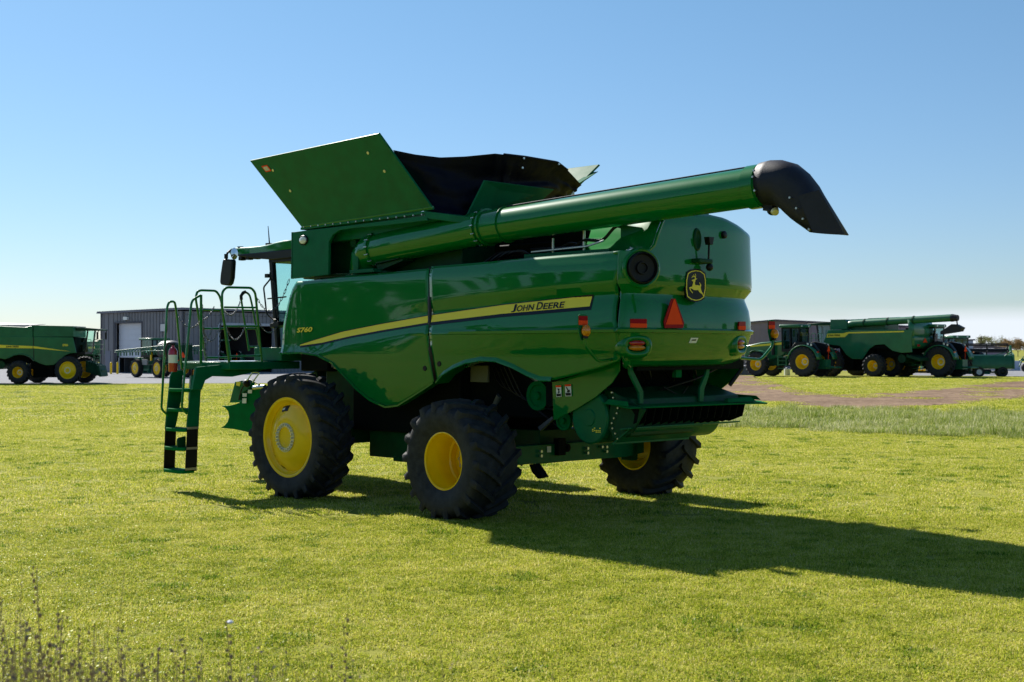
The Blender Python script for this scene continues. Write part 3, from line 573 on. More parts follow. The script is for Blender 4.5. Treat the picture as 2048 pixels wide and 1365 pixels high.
# cab ------------------------------------------------------------------
cabr = MB(); rp_ = [(1.509,1.02,4.08),(1.758,1.02,4.078),(2.011,1.02,4.059),(2.196,1.02,4.035),(2.412,1.02,4.022),(2.706,1.02,4.02),(3.004,1.02,4.028),(3.278,1.02,4.034),(3.385,1.02,3.996),(3.339,1.02,3.914),(3.08,1.02,3.875),(2.706,1.02,3.865),(1.509,1.02,3.905)]
cabr.slab(rp_, (0, -2.04, 0)); roof = cabr.build('cab_roof', GREEN, comb, bevel=.03, smooth=50)
m = MB(); m.slab([(1.482,1.04,3.919),(2.097,1.04,3.91),(2.677,1.04,3.906),(3.126,1.04,3.902),(2.975,1.04,3.86),(2.603,1.04,3.816),(2.025,1.04,3.762),(1.482,1.04,3.77)], (0, -2.08, 0)); m.build('roof_visor', BLACK, roof, bevel=.015)
m = MB()
for k in range(6): u = 3.0-.22*k; m.box((u-.05, .93, 3.80), (u+.05, 1.03, 3.87))
m.build('roof_lamps', BLACK, roof, bevel=.01)
m = MB(); m.cyl((2.45, .8, 4.02), (2.45, .8, 4.08), .07, 16); m.cyl((2.45, .8, 4.08), (2.49, .8, 4.38), .012, 8, r2=.006); m.build('antenna', BLACK, roof)
m = MB(); m.cyl((3.1, .95, 3.98), (3.1, .95, 4.05), .03, 12, r2=.055); m.build('roof_beacon_base', BLACK, roof)
cb = MB()
AP = [(1.98, 1.0, 2.2), (2.14, 1.0, 3.8)]
for sg in (1, -1):
    cb.slab([(1.93, sg*1.0, 2.2), (2.0, sg*1.0, 2.2), (2.20, sg*1.0, 3.80), (2.10, sg*1.0, 3.80)], (0, -sg*.08, 0)); cb.box((.85, sg*1.0, 2.2), (.95, sg*.92, 3.8))
cb.box((.85, -1.0, 3.72), (2.2, 1.0, 3.80)); cb.box((.85, -1, 2.1), (2.0, 1, 2.25)); cabf = cb.build('cab_frame', BLACK, comb, bevel=.012)
m = MB()
for sg in (1, -1): m.slab([(.95, sg*.985, 2.25), (1.95, sg*.985, 2.25), (2.12, sg*.985, 3.74), (.95, sg*.985, 3.74)], (0, -sg*.006, 0))
build_split(m, 'side_window', GLASS, cabf, smooth=0)
rows = []
for z, u in ((2.25, 1.97), (2.8, 2.03), (3.74, 2.14)):
    rows.append([(u+.35*math.cos(a)-.0, .96*math.sin(a), z) for a in [-PI/2+PI*k/16 for k in range(17)]])
MB().loft(rows).build('windshield', GLASS, cabf)
m = MB(); m.box((1.15, -.3, 2.25), (1.65, .3, 2.75)); m.box((1.1, -.28, 2.7), (1.25, .28, 3.35)); m.cyl((2.0, 0, 2.25), (1.9, 0, 2.95), .05, 10); m.build('operator_seat', BLACK, cabf, bevel=.03)
m = MB(); m.tube(rounded([(2.041,1.08,3.55),(2.027,1.08,3.44),(2.227,1.08,3.303),(2.184,1.08,3.09),(2.141,1.08,2.851),(1.942,1.08,2.747),(1.871,1.08,2.745)], .04), .014, 8); m.tube(rounded([(2.055,1.06,3.442),(1.927,1.06,3.378),(1.899,1.06,3.083),(1.843,1.06,2.779)], .04), .012, 8); m.box(Vector((2.155,1.08,3.462))-Vector((0, .03, 0)), Vector((2.069,1.08,3.526))+Vector((0, .03, 0))); m.tube([(2.154,1.05,3.107), (1.701,1.0,3.129)], .012, 6); m.build('door_handrail', BLACK, comb, smooth=60)
m = MB(); m.slab([(2.027,1.1,2.68),(1.788,1.1,2.719),(1.774,1.1,2.652),(2.013,1.1,2.604)], (0, -.2, 0)); m.build('cab_step_bracket', BLACK, comb, bevel=.005)
# mirrors
mr_ = [(3.181,1.25,3.824),(2.923,1.25,3.803),(2.908,1.25,3.76),(2.938,1.25,3.485),(2.983,1.25,3.383),(3.044,1.25,3.35),(3.257,1.25,3.375),(3.288,1.25,3.419),(3.272,1.25,3.55),(3.211,1.25,3.782)]
m = MB(); m.slab(mr_, (0, -.09, 0)); mo = m.build('side_mirror', BLACK, comb, bevel=.02, smooth=50)
p = Vector((3.089,1.25,3.803)); q_ = Vector((3.159,1.1,3.988))
m = MB(); m.tube(rounded([p, p+Vector((0, -.02, .12)), q_, (3.2, .9, 3.93)], .05), .02, 8); m.cyl(p+Vector((0, 0, .02)), p+Vector((0, 0, .10)), .035, 10); m.build('mirror_arm', BLACK, mo)
m = MB(); m.lathe([(0, .0), (.01, .07), (.03, .08), (.035, 0)], seg=20); m.xf(discM(Vector((2.98,1.15,3.906)), (-.5, .5, 0)) @ Matrix.Diagonal((.8, 1, 1.3, 1))); m.build('round_mirror', MIRR, comb)
# platform, beams, hand rails, ladder ------------------------------------------
m = MB(); m.box((1.25, 1.05, 1.93), (2.62, 2.42, 2.05)); m.slab([(1.72, 2.42, 1.99), (1.72, 2.62, 2.04), (1.72, 2.62, 1.93), (1.72, 2.42, 1.93)], (.6, 0, 0)); m.box((1.15, 1.0, 2.06), (1.9, 1.5, 2.28)) ; plat = m.build('platform', GREEN2, comb, bevel=.012)
m = MB(); m.box((1.35, 1.1, 2.052), (2.55, 2.35, 2.058)); m.build('platform_tread', STEEL, plat)
m = MB(); bp_ = [(1.5,2.859,1.969),(1.5,1.667,2.063),(1.5,1.519,1.931),(1.5,1.957,1.847),(1.5,2.195,1.811),(1.5,2.568,1.824),(1.5,2.696,1.763),(1.5,2.76,1.616),(1.5,2.931,1.619)]; m.slab(bp_, (.06, 0, 0)); m.build('platform_beam', GREEN2, comb, bevel=.006)
lad = empty('ladder', (0, 0, 0), 0, parent=comb)
m = MB(); m.slab([(1.72,2.8,1.832),(1.72,2.764,1.919),(1.72,2.691,1.949),(1.72,2.562,1.948),(1.72,2.627,1.766),(1.72,2.673,1.015),(1.72,2.891,1.025)], (.03, 0, 0)); m.slab([(2.3,2.828,1.817),(2.3,2.792,1.888),(2.3,2.728,1.912),(2.3,2.543,1.91),(2.3,2.599,1.821),(2.3,2.626,1.434),(2.3,2.737,0.97),(2.3,2.919,0.978)], (.03, 0, 0)); m.build('ladder_rail', GREEN2, lad, bevel=.006)
m = MB(); m.slab([(1.72,2.882,1.032),(1.72,2.682,1.024),(1.72,2.709,0.329),(1.72,2.918,0.343)], (.015, 0, 0)); m.slab([(2.3,2.919,0.986),(2.3,2.719,0.977),(2.3,2.746,0.294),(2.3,2.946,0.308)], (.015, 0, 0)); m.build('rubber_ladder_rail', BLACK, lad, bevel=.003)
m = MB()
for y0 in (855.5, 897, 938):
    pass
for pt in [(1.71,2.788,1.009),(1.71,2.802,0.691),(1.71,2.82,0.369)]: m.box((pt[0]-.006, pt[1]-.10, pt[2]-.018), (pt[0], pt[1]+.10, pt[2]+.018))
build_split(m, 'rail_clamp', ZINC, lad)
for (x0, y0, x1, y1) in ([(2.3,2.746,1.606),(2.3,2.81,1.286),(2.3,2.865,0.976),(2.3,2.91,0.673),(2.3,2.928,0.323)], ) and []: pass
sf = [(2.3,2.801,1.599),(2.3,2.828,1.279),(2.3,2.865,0.968),(2.3,2.883,0.672),(2.3,2.901,0.313)]; sr_ = [(1.74,2.833,1.62),(1.74,2.851,1.306),(1.74,2.878,1.0),(1.74,2.905,0.703),(1.74,2.914,0.35)]
for a, b in zip(sf, sr_):
    v0 = max(a[1], b[1])*.5+min(a[1], b[1])*.5; z = (a[2]+b[2])/2
    m = MB(); m.slab([(2.3, v0+.04, z+.02), (2.22, v0+.09, z+.02), (1.82, v0+.09, z+.02), (1.74, v0+.04, z+.02), (1.74, v0-.17, z+.02), (2.3, v0-.17, z+.02)], (0, 0, -.055)); m.build('step', GREENM, lad, bevel=.012)
m = MB(); k0 = [(1.95,3.008,1.887),(1.95,2.745,1.884),(1.95,2.8,0.988),(1.95,3.079,1.0)]; m.slab([(2.28, p[1]-.12, p[2]) for p in [(2.3,2.608,1.821),(2.3,2.636,1.434)]]+[(1.76, p[1]-.04, p[2]) for p in [(1.74,2.76,0.995),(1.74,2.623,1.83)]], (0, -.01, 0)); m.build('ladder_back_plate', GREEND, lad)
m = MB(); m.slab([(1.85,2.971,0.826),(1.85,2.944,0.856),(1.85,2.827,0.874),(1.85,2.827,0.692),(1.85,2.971,0.693)], (.04, 0, 0)); m.build('swing_stop', GREEND, lad)
amb = MB(); ap = Vector((1.68,2.744,1.887)); amb.box(ap-Vector((.03, .06, .045)), ap+Vector((.02, .06, .045))); al = amb.build('amber_marker_lamp', AMBER, comb, bevel=.012)
amb = MB(); amb.box(ap-Vector((-.02, .12, .055)), ap+Vector((.05, .07, .055))); amb.build('lamp_base', BLACK, al, bevel=.01)
def rail(parts, name='handrail', r=.02):
    m = MB()
    for p, rr in parts: m.tube(rounded(p, .12, 5), rr, 10)
    return m.build(name, GREEN, comb, smooth=60)
rail([([(2.3,2.865,1.184),(2.3,2.964,1.268),(2.3,2.991,1.316),(2.3,2.892,2.923),(2.3,2.856,3.012),(2.3,2.755,3.022),(2.3,2.719,2.854),(2.3,2.617,1.927)], .019)])
rail([([(1.72,2.891,1.237),(1.72,2.985,1.326),(1.72,2.945,1.772),(1.72,2.814,2.975),(1.72,2.777,3.039),(1.72,2.645,3.106)], .019), ([(1.75,2.617,3.115),(1.75,2.617,2.02)], .022)])
rail([([(2.5,2.027,2.042),(2.5,2.171,2.762),(2.5,2.237,3.091),(2.5,2.209,3.199),(2.5,2.142,3.226),(2.5,1.852,3.227),(2.5,1.784,3.162),(2.5,1.744,3.063),(2.5,1.547,2.039)], .02), ([(2.5,2.104,2.904),(2.5,1.725,2.904)], .016), ([(2.5,2.084,2.594),(2.5,1.666,2.599)], .016), ([(2.5,2.007,2.113),(2.5,1.566,2.111)], .016)])
rail([([(1.3,2.387,2.006),(1.3,2.526,2.925),(1.3,2.526,3.144),(1.3,2.452,3.225),(1.3,1.982,3.233),(1.3,1.905,3.164),(1.3,1.886,3.044),(1.3,1.77,2.016)], .02), ([(1.3,2.483,2.91),(1.3,1.886,2.919)], .016), ([(1.3,2.443,2.614),(1.3,1.847,2.622)], .016), ([(1.3,2.378,2.14),(1.3,1.799,2.145)], .016)])
rail([([(2.4,1.253,2.225),(2.4,1.405,3.053),(2.4,1.418,3.154),(2.4,1.324,3.224),(2.4,1.243,3.176),(2.4,1.199,3.032),(2.4,1.018,2.224)], .018), ([(2.4,1.37,2.91),(2.4,1.172,2.914)], .014), ([(2.4,1.314,2.602),(2.4,1.09,2.604)], .014), ([(2.4,1.239,2.292),(2.4,1.039,2.293)], .014)])
m = MB(); m.tube([(2.39,1.417,3.086),(2.39,1.422,3.153),(2.39,1.382,3.205),(2.39,1.331,3.224)], .028, 8); m.build('handrail_grip', BLACK, comb)
def chain(a, b, sag, n=None):
    a = Vector(a); b = Vector(b); L_ = (b-a).length+sag*.8; n = n or int(L_/.042); m = MB()
    pts = [a.lerp(b, i/n)-Vector((0, 0, sag*4*(i/n)*(1-i/n))) for i in range(n+1)]
    for i in range(n):
        p, q = pts[i], pts[i+1]; d = (q-p).normalized(); c = (p+q)/2; s_ = Vector((0, 0, 1)).cross(d)
        if s_.length < .1: s_ = Vector((0, 1, 0))
        s_.normalize()
        if i % 2: s_ = d.cross(s_)
        hl = (q-p).length*.72; lp = []
        for k in range(8):
            t = 2*PI*k/8; lp.append(c+d*hl*math.cos(t)+s_*.013*math.sin(t))
        m.tube(lp, .0045, 4, closed=True)
    return m
ch = [chain((2.3,2.7,2.806), (1.75,2.617,2.718), .16), chain((1.75,2.589,2.719), (2.2,2.079,2.948), .05), chain((1.75,2.598,2.6), (1.9,2.125,2.729), .28), chain((1.75,2.598,2.957), (1.8,2.492,2.066), .02), chain((1.9,2.135,3.077), (1.8,2.249,2.081), .02), chain((1.8,2.135,2.873), (2.4,1.425,3.069), .14), chain((1.8,2.107,2.598), (2.4,1.324,2.665), .22), chain((1.3,1.886,3.108), (0.944,1.5,3.367), .36), chain((1.3,1.828,2.684), (1.418,1.4,2.61), .12), chain((1.8,2.529,2.242), (1.9,2.305,2.605), .0)]
for c in ch: c.build('safety_chain', CHAINM, comb, smooth=60)
# fire extinguisher on the ladder bracket
exx = Vector((2.1,2.906,1.892))
m = MB(); rows = [(0, .0), (0, .06), (.02, .072), (.33, .072), (.37, .05), (.39, .025), (.42, .02), (.42, 0)]
m.lathe([(y, r_) for y, r_ in rows], seg=24); m.xf(Matrix.Translation(exx) @ Matrix.Rotation(PI/2, 4, 'X')); ext = m.build('fire_extinguisher', REDP, comb)
m = MB(); m.lathe([(.14, .0735), (.27, .0735)], seg=24); m.xf(Matrix.Translation(exx) @ Matrix.Rotation(PI/2, 4, 'X')); m.build('extinguisher_label', WHITE, ext)
m = MB(); m.tube(rounded([exx+Vector((0, 0, .42)), exx+Vector((.06, .05, .47)), exx+Vector((.1, .08, .38)), exx+Vector((.09, .06, .2))], .04), .012, 6); m.box(exx+Vector((-.05, -.01, .42)), exx+Vector((.06, .01, .46))); m.lathe([(0,0)], seg=3) if False else None; m.build('extinguisher_hose', BLACK, ext)
# feeder house and front attachment ---------------------------------------------
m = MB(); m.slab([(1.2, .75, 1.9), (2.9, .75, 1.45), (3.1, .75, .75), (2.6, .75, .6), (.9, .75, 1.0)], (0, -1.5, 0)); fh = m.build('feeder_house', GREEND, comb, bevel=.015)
sp_ = [(3.633,1.0,1.246),(3.415,1.0,1.252),(3.185,1.0,1.285),(3.003,1.0,1.334),(2.928,1.0,1.397),(2.853,1.0,1.512),(2.631,1.0,1.586),(2.296,1.0,1.627),(2.267,1.0,0.843),(2.734,1.0,0.806),(3.185,1.0,0.847),(3.633,1.0,0.855),(3.508,1.0,0.904),(3.415,1.0,0.97),(3.369,1.0,1.06),(3.399,1.0,1.156),(3.492,1.0,1.214)]
m = MB(); m.slab(sp_, (0, -1.9, 0)); m.build('feeder_drum_cover', GREENM, fh, bevel=.01, smooth=0)
m = MB(); m.slab([(3.309,1.03,1.309),(3.141,1.03,1.681),(2.96,1.03,1.702),(3.02,1.03,1.37)], (0, -.3, 0)); m.slab([(3.141,1.03,1.646),(2.691,1.03,1.724),(2.691,1.03,1.594),(2.99,1.03,1.458)], (0, -.1, 0)); m.build('feeder_arm', GREEN2, fh, bevel=.005)
for pp in ([(2.9,1.04,1.486),(2.773,1.04,1.489),(2.781,1.04,1.428),(2.9,1.04,1.425)], [(2.9,1.04,1.399),(2.781,1.04,1.402),(2.788,1.04,1.316),(2.915,1.04,1.312)], [(2.736,1.04,1.55),(2.618,1.04,1.553),(2.625,1.04,1.492),(2.743,1.04,1.49)]):
    MB().slab(pp, (0, -.003, 0)).build('white_label', WHITE, fh, smooth=0)
MB().slab([(3.051,1.06,1.683),(2.931,1.06,1.677),(2.961,1.06,1.607),(3.067,1.06,1.622)], (0, -.003, 0)).build('yellow_label', STRIPEY, fh, smooth=0)
m = MB(); m.cyl((2.474,1.1,1.591), (2.156,1.1,1.615), .04, 14); m.tube(rounded([(2.607,1.15,1.71),(2.446,1.15,1.858),(2.243,1.15,1.852),(2.446,1.15,1.687)], .02), .012, 8); m.build('coupler_pipe', STEEL, fh)
m = MB(); m.sphere((2.679,1.1,1.665), .07, 7); m.tube(rounded([(2.651,1.12,1.666),(2.799,1.12,1.585),(2.859,1.12,1.463),(2.888,1.12,1.376)], .05), .013, 6); m.tube(rounded([(2.562,1.12,1.727),(2.271,1.12,1.647),(2.199,1.12,1.564)], .05), .012, 6); m.build('hydraulic_coupler', BLACK, fh)
# chassis and rear machinery ----------------------------------------------------
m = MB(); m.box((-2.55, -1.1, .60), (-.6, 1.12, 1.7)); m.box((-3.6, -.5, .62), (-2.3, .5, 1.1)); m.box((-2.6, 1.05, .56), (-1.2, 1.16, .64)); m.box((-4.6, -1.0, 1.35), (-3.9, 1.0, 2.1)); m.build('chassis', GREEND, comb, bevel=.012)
m = MB(); 
for k in range(22): m.box((-2.62, 1.125, .75+.04*k), (-2.0, 1.135, .768+.04*k))
m.build('side_grille', DARKIN, comb)
lb = MB().slab([(-1.45, 1.125, 1.16), (-1.55, 1.125, 1.16), (-1.55, 1.125, 1.03), (-1.45, 1.125, 1.03)], (0, .003, 0)).build('warning_label', WHITE, comb, smooth=0)
MB().slab([(-1.45, 1.128, 1.16), (-1.55, 1.128, 1.16), (-1.55, 1.128, 1.135), (-1.45, 1.128, 1.135)], (0, .003, 0)).build('label_header', REDREF, lb, smooth=0)
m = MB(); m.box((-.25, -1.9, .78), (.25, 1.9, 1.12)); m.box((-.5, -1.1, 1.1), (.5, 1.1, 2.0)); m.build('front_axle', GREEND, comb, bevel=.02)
ax = [(-3.72,0.81,0.908),(-3.72,-1.126,0.918),(-3.72,-1.162,0.615),(-3.72,0.81,0.657)]
m = MB(); m.slab([ (-3.72, 1.75, .90), (-3.72, .67, .905), (-3.72, -1.32, .89), (-3.72, -1.75, .85), (-3.72, -1.75, .66), (-3.72, -1.32, .62), (-3.72, .67, .645), (-3.72, 1.75, .66)], (.22, 0, 0)); axo = m.build('rear_axle', GREEN2, comb, bevel=.006)
m = MB()
for p in [(-3.74,0.645,0.816),(-3.74,0.645,0.753),(-3.74,-0.361,0.803),(-3.74,-0.361,0.737),(-3.74,-0.691,0.807),(-3.74,-0.796,0.802),(-3.74,-0.796,0.735)]: m.cyl(p, (p[0]-.035, p[1], p[2]), .022, 8)
build_split(m, 'bolt', ZINC, axo)
MB().slab([(-3.73,0.488,0.878),(-3.73,0.403,0.877),(-3.73,0.403,0.788),(-3.73,0.488,0.793)], (-.003, 0, 0)).build('white_label', WHITE, axo, smooth=0)
m = MB(); c_ = Vector((-3.8,0.117,0.84)); m.cyl(c_, c_+Vector((.1, 0, 0)), .06, 14); m.cyl(c_+Vector((-.02, 0, .0)), c_+Vector((.1, 0, 0)), .03, 10); m.box(c_+Vector((0, .05, -.1)), c_+Vector((.1, .2, .14))); m.build('axle_pivot', DARKIN, axo)
m = MB(); m.slab([(-3.859,1.0,0.664),(-3.953,1.0,0.676),(-4.018,1.0,0.612),(-4.12,1.0,0.502),(-4.027,1.0,0.475),(-3.915,1.0,0.557)], (0, -.12, 0)); m.build('mud_flap', BLACK, comb)
m = MB(); m.box((-3.72, -1.6, .55), (-3.5, -1.45, .98)); m.box((-3.72, 1.45, .55), (-3.5, 1.6, .98)); m.build('steering_knuckle', GREEND, axo, bevel=.02)
# chopper side plate with warning labels
tp_ = [(-4.609,1.36,1.821),(-5.01,1.36,1.906),(-5.759,1.36,2.149),(-5.75,1.36,1.979),(-5.629,1.36,1.826),(-5.348,1.36,1.635),(-5.01,1.36,1.465),(-4.635,1.36,1.314)]
m = MB(); m.slab(tp_, (0, -.02, 0)); tpl = m.build('chopper_side_plate', GREEN, comb, bevel=.004, smooth=0)
m = MB(); m.slab([(p[0], -p[1], p[2]) for p in tp_], (0, .02, 0)); m.build('chopper_side_plate', GREEN, comb, smooth=0)
for pp, h_ in (([(-4.693,1.375,1.774),(-4.785,1.375,1.779),(-4.789,1.375,1.628),(-4.702,1.375,1.623)], 1), ([(-4.85,1.375,1.79),(-4.954,1.375,1.795),(-4.963,1.375,1.642),(-4.859,1.375,1.636)], 2)):
    lb = MB().slab(pp, (0, .002, 0)).build('warning_label', WHITE, tpl, smooth=0)
    a, b, c, d = [Vector(x) for x in pp]
    MB().slab([a+Vector((0, .004, 0)), b+Vector((0, .004, 0)), b.lerp(c, .16)+Vector((0, .004, 0)), a.lerp(d, .16)+Vector((0, .004, 0))], (0, .001, 0)).build('label_header', REDOR, lb, smooth=0)
    def LP(s, t): return a.lerp(b, s).lerp(d.lerp(c, s), t)+Vector((0, .004, 0))
    m = MB(); m.slab([LP(.08, .72), LP(.92, .72), LP(.92, .95), LP(.08, .95)], (0, .001, 0)); 
    fig = [(.25, .25), (.4, .3), (.5, .25), (.6, .35), (.75, .25), (.62, .5), (.8, .65), (.6, .62), (.45, .7), (.3, .62), (.5, .5)] if h_ == 1 else [(.15, .22), (.3, .22), (.6, .48), (.75, .45), (.85, .62), (.5, .7), (.25, .66), (.4, .52)]
    m.slab([LP(*f_) for f_ in fig], (0, .001, 0)); m.build('label_pictogram', DECALK, lb, smooth=0)
# chopper drum housing
m = MB(); m.lathe([(-2.5, 0), (-2.5, .30), (0, .30), (.02, .28), (.02, .10), (.035, .09), (.035, 0)], seg=48); m.xf(Matrix.Translation((-5.22, 1.30, 1.37)) @ Matrix.Diagonal((1, 1, 1.15, 1))); cho = m.build('chopper_drum', GREEN2, comb, smooth=40)
m = MB()
for gx, gz in ((0, 0), (.03, .0), (.06, 0), (.0, .03), (.09, .0), (.09, .03), (.03, -.02), (.06, -.02), (.09, -.02), (-.03, .01), (-.03, -.01)):
    m.box((-5.30-gx, 1.322, 1.20+gz), (-5.32-gx, 1.325, 1.215+gz))
m.build('yellow_pictogram', STRIPEY, cho, smooth=0)
m = MB(); m.slab([(-5.35, 1.2, 1.75), (-5.8, 1.2, 1.62), (-5.85, 1.2, 1.40), (-5.45, 1.2, 1.35)], (0, -2.4, 0)); m.slab([(-5.45, 1.2, 1.38), (-5.83, 1.2, 1.42), (-5.80, 1.2, 1.15), (-5.45, 1.2, 1.06)], (0, -1.35, 0)); m.slab([(-5.6, 1.28, 1.7), (-6.1, 1.28, 1.5), (-5.9, 1.28, 1.2), (-5.6, 1.28, 1.1), (-5.45, 1.28, 1.3)], (0, -.03, 0)); m.build('chopper_housing', GREEND, comb, bevel=.01)
m = MB()
for k in range(10): a = -.6+k*.33; m.cyl((-5.62+.05*math.cos(k), 1.28, 1.7-.065*k), (-5.62+.05*math.cos(k), 1.30, 1.7-.065*k), .012, 6)
build_split(m, 'bolt', ZINC, comb)
# curved discharge hood under the rear shell
m = MB(); rows = []
for k in range(9):
    t = k/8; rows.append([(-4.2-1.6*t, 1.05, 1.95-.05*t-.45*math.sin(t*PI/2)**2), (-4.2-1.6*t, -1.15, 1.95-.05*t-.45*math.sin(t*PI/2)**2)])
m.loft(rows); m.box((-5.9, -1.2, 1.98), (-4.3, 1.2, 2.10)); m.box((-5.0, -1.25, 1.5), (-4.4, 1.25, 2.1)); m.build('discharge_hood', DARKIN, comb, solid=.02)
m = MB(); m.slab([(-5.75,0.839,2.141),(-5.75,-0.84,2.146),(-5.75,-0.84,2.119),(-5.75,0.734,2.101)], (-.1, 0, 0)); m.build('hood_crossbar', ZINC, comb)
# spreader tailboard
m = MB(); m.slab([(-5.45, 1.35, 1.58), (-6.02, 1.5, 1.53), (-6.05, .9, 1.53), (-6.05, -.9, 1.515), (-6.06, -1.55, 1.50), (-5.9, -1.62, 1.52), (-5.45, -1.35, 1.58)], (0, 0, -.02)); 
for sg in (1, -1): m.slab([(-5.55, sg*1.42, 1.56), (-6.0, sg*1.48, 1.54), (-5.95, sg*1.44, 1.60), (-5.6, sg*1.38, 1.62)], (0, .015, 0))
m.box((-5.6, -1.1, 1.56), (-5.54, 1.1, 1.62)); m.slab([(-6.04, -.6, 1.53), (-6.04, -1.3, 1.53), (-5.98, -1.25, 1.585), (-5.98, -.7, 1.58)], (.06, 0, 0)); tb_ = m.build('spreader_tailboard', GREENM, comb, bevel=.005)
m = MB()
for k in range(15):
    v = 1.25-k*.165; m.slab([(-5.5, v, 1.55), (-6.0, v*1.02, 1.50), (-5.96, v*1.02, 1.33), (-5.75, v, 1.25), (-5.5, v, 1.3)], (0, .012, 0))
m.build('spreader_vane', DARKIN, tb_)
m = MB(); m.slab([(-5.9, 1.35, 1.27), (-5.9, -1.1, 1.26), (-5.75, -1.1, 1.24), (-5.75, 1.35, 1.25)], (0, 0, -.02)); m.slab([(-5.85, 1.3, 1.25), (-5.85, -.3, 1.24), (-5.6, -.3, 1.06), (-5.6, 1.3, 1.07)], (0, 0, -.02)); m.slab([(-5.62, 1.3, 1.07), (-5.62, -.3, 1.06), (-5.62, -.3, 1.03), (-5.62, 1.3, 1.04)], (.04, 0, 0)); m.build('spreader_lower_plate', GREEN2, tb_, bevel=.003)
for pp in ([(-5.85,1.294,2.143),(-5.85,1.223,2.143),(-5.85,1.203,1.979),(-5.85,0.999,1.715),(-5.85,0.999,1.556),(-5.85,1.081,1.558),(-5.85,1.081,1.692),(-5.85,1.274,1.942)], [(-5.85,-0.425,2.135),(-5.85,-0.495,2.135),(-5.85,-0.436,1.891),(-5.85,-0.332,1.711),(-5.85,-0.309,1.543),(-5.85,-0.217,1.546),(-5.85,-0.229,1.733),(-5.85,-0.367,1.919)]):
    MB().slab(pp, (.035, 0, 0)).build('spreader_strut', GREEN2, comb, bevel=.004)
MB().slab([(-5.9,1.446,2.125),(-5.9,1.316,2.125),(-5.9,1.316,2.043),(-5.9,1.416,2.038),(-5.9,1.456,2.069)], (.02, 0, 0)).build('strut_plate', mat('grey_plate', (.45, .47, .42), .5), comb)
m = MB(); m.tube(rounded([(-5.85, -.75, 2.02), (-5.8, -.2, 1.85), (-5.6, .15, 1.74), (-5.5, .2, 1.70)], .1), .014, 6); m.tube(rounded([(-5.6, .25, 1.75), (-5.7, -.0, 1.62), (-5.6, -.3, 1.75)], .1), .009, 6); m.tube([(-5.9, -1.15, 1.98), (-5.8, -1.0, 1.75)], .03, 8); m.build('control_cable', BLACK, comb)
# inner wheel-arch pieces
m = MB(); m.box((-3.1, 1.0, 1.78), (-2.75, 1.05, 2.02)); m.build('vent_cover', mat('primer_plate', (.16, .17, .12), .6), comb, bevel=.01)
MB().box((-3.95, 1.06, 1.92), (-4.02, 1.08, 2.03)).build('small_plate', mat('olive_plate', (.30, .32, .16), .6), comb)
m = MB()
for a_, b_ in (((-4.5, .9, 1.5), (-3.9, 1.0, 1.9)), ((-4.8, 1.05, 1.2), (-4.4, 1.1, 1.75)), ((-2.9, .9, 1.1), (-3.3, 1.0, 1.6)), ((-.9, 1.0, 1.7), (.2, 1.2, 2.0))): m.tube([a_, b_], .05, 10)
m.slab([(-4.202,1.2,1.197),(-4.465,1.2,1.355),(-4.483,1.2,1.322),(-4.248,1.2,1.152)], (0, -.05, 0)); m.build('hydraulic_cylinder', mat('worn_steel', (.2, .21, .22), .4, metal=.7), comb)
# drive pulleys, belts and hoses in the openings
for c_, r_ in (((-4.15, 1.12, 1.62), .20), ((-4.62, 1.12, 1.30), .13), ((-2.85, 1.16, 1.35), .16), ((-1.05, 1.2, 1.85), .2)):
    m = MB(); m.lathe([(-.03, r_*.3), (-.03, r_), (-.012, r_*.93), (.012, r_*.93), (.03, r_), (.03, r_*.75), (.01, r_*.7), (.01, r_*.3), (.05, r_*.25), (.05, 0)], seg=28); m.xf(Matrix.Translation(c_)); m.build('drive_pulley', GREENM, comb)
m = MB(); m.tube([(-4.15, 1.12, 1.83), (-4.64, 1.12, 1.43)], .018, 6); m.tube([(-4.15, 1.12, 1.42), (-4.60, 1.12, 1.17)], .018, 6); m.build('drive_belt', BLACK, comb)
for k in range(5):
    m = MB(); m.tube(rounded([(-3.2-.1*k, 1.05+.02*k, 2.0), (-3.4-.12*k, 1.12, 1.75-.05*k), (-4.0-.1*k, 1.1, 1.55-.03*k), (-4.6, 1.12, 1.75-.06*k)], .15), .014, 6); m.build('hydraulic_hose', BLACK, comb, smooth=60)
for k in range(3):
    m = MB(); m.tube(rounded([(-5.85, .9-.5*k, 2.02), (-5.75, .7-.5*k, 1.86), (-5.55, .5-.5*k, 1.80), (-5.4, .45-.5*k, 1.95)], .1), .011, 6); m.build('hydraulic_hose', BLACK, comb, smooth=60)
m = MB(); m.slab([(-4.75, .9, 1.75), (-5.35, .9, 1.72), (-5.35, .9, 1.66), (-4.75, .9, 1.66)], (0, -1.8, 0)); m.box((-5.86, .2, 1.88), (-5.80, .32, 1.98)); m.build('crossmember', GREENM, comb)
# wheels
fw = wheel('wheel', comb, (0, 2.25-.27, .915), 0, 1.95, .62, 1.20, 'front', 23)
def cov(r_, a_, e=.006): return (r_*math.cos(a_), interp(r_, [(.312, .273), (.432, .2356), (.51, .174)])+e, r_*math.sin(a_))
MB().loft([[cov(r_, R(a_)) for a_ in (70, 77, 84, 91)] for r_ in (.40, .43, .46, .485)]).build('rim_sticker', DECALK, fw, smooth=0)
MB().loft([[cov(r_, R(a_), .008) for a_ in (72, 76, 80)] for r_ in (.425, .44, .455)]).build('sticker_print', WHITE, fw, smooth=0)
MB().loft([[cov(r_, R(a_), .006) for a_ in (-62, -66, -70, -74)] for r_ in (.492, .502, .51)]).build('rim_slot', BLACK, fw, smooth=0)
wheel('wheel', comb, (0, -2.25+.27, .915), PI, 1.95, .62, 1.20, 'front', 23)
wheel('wheel', comb, (-3.57, 2.02, .772), R(-3), 1.64, .78, .76, 'deep', 18)
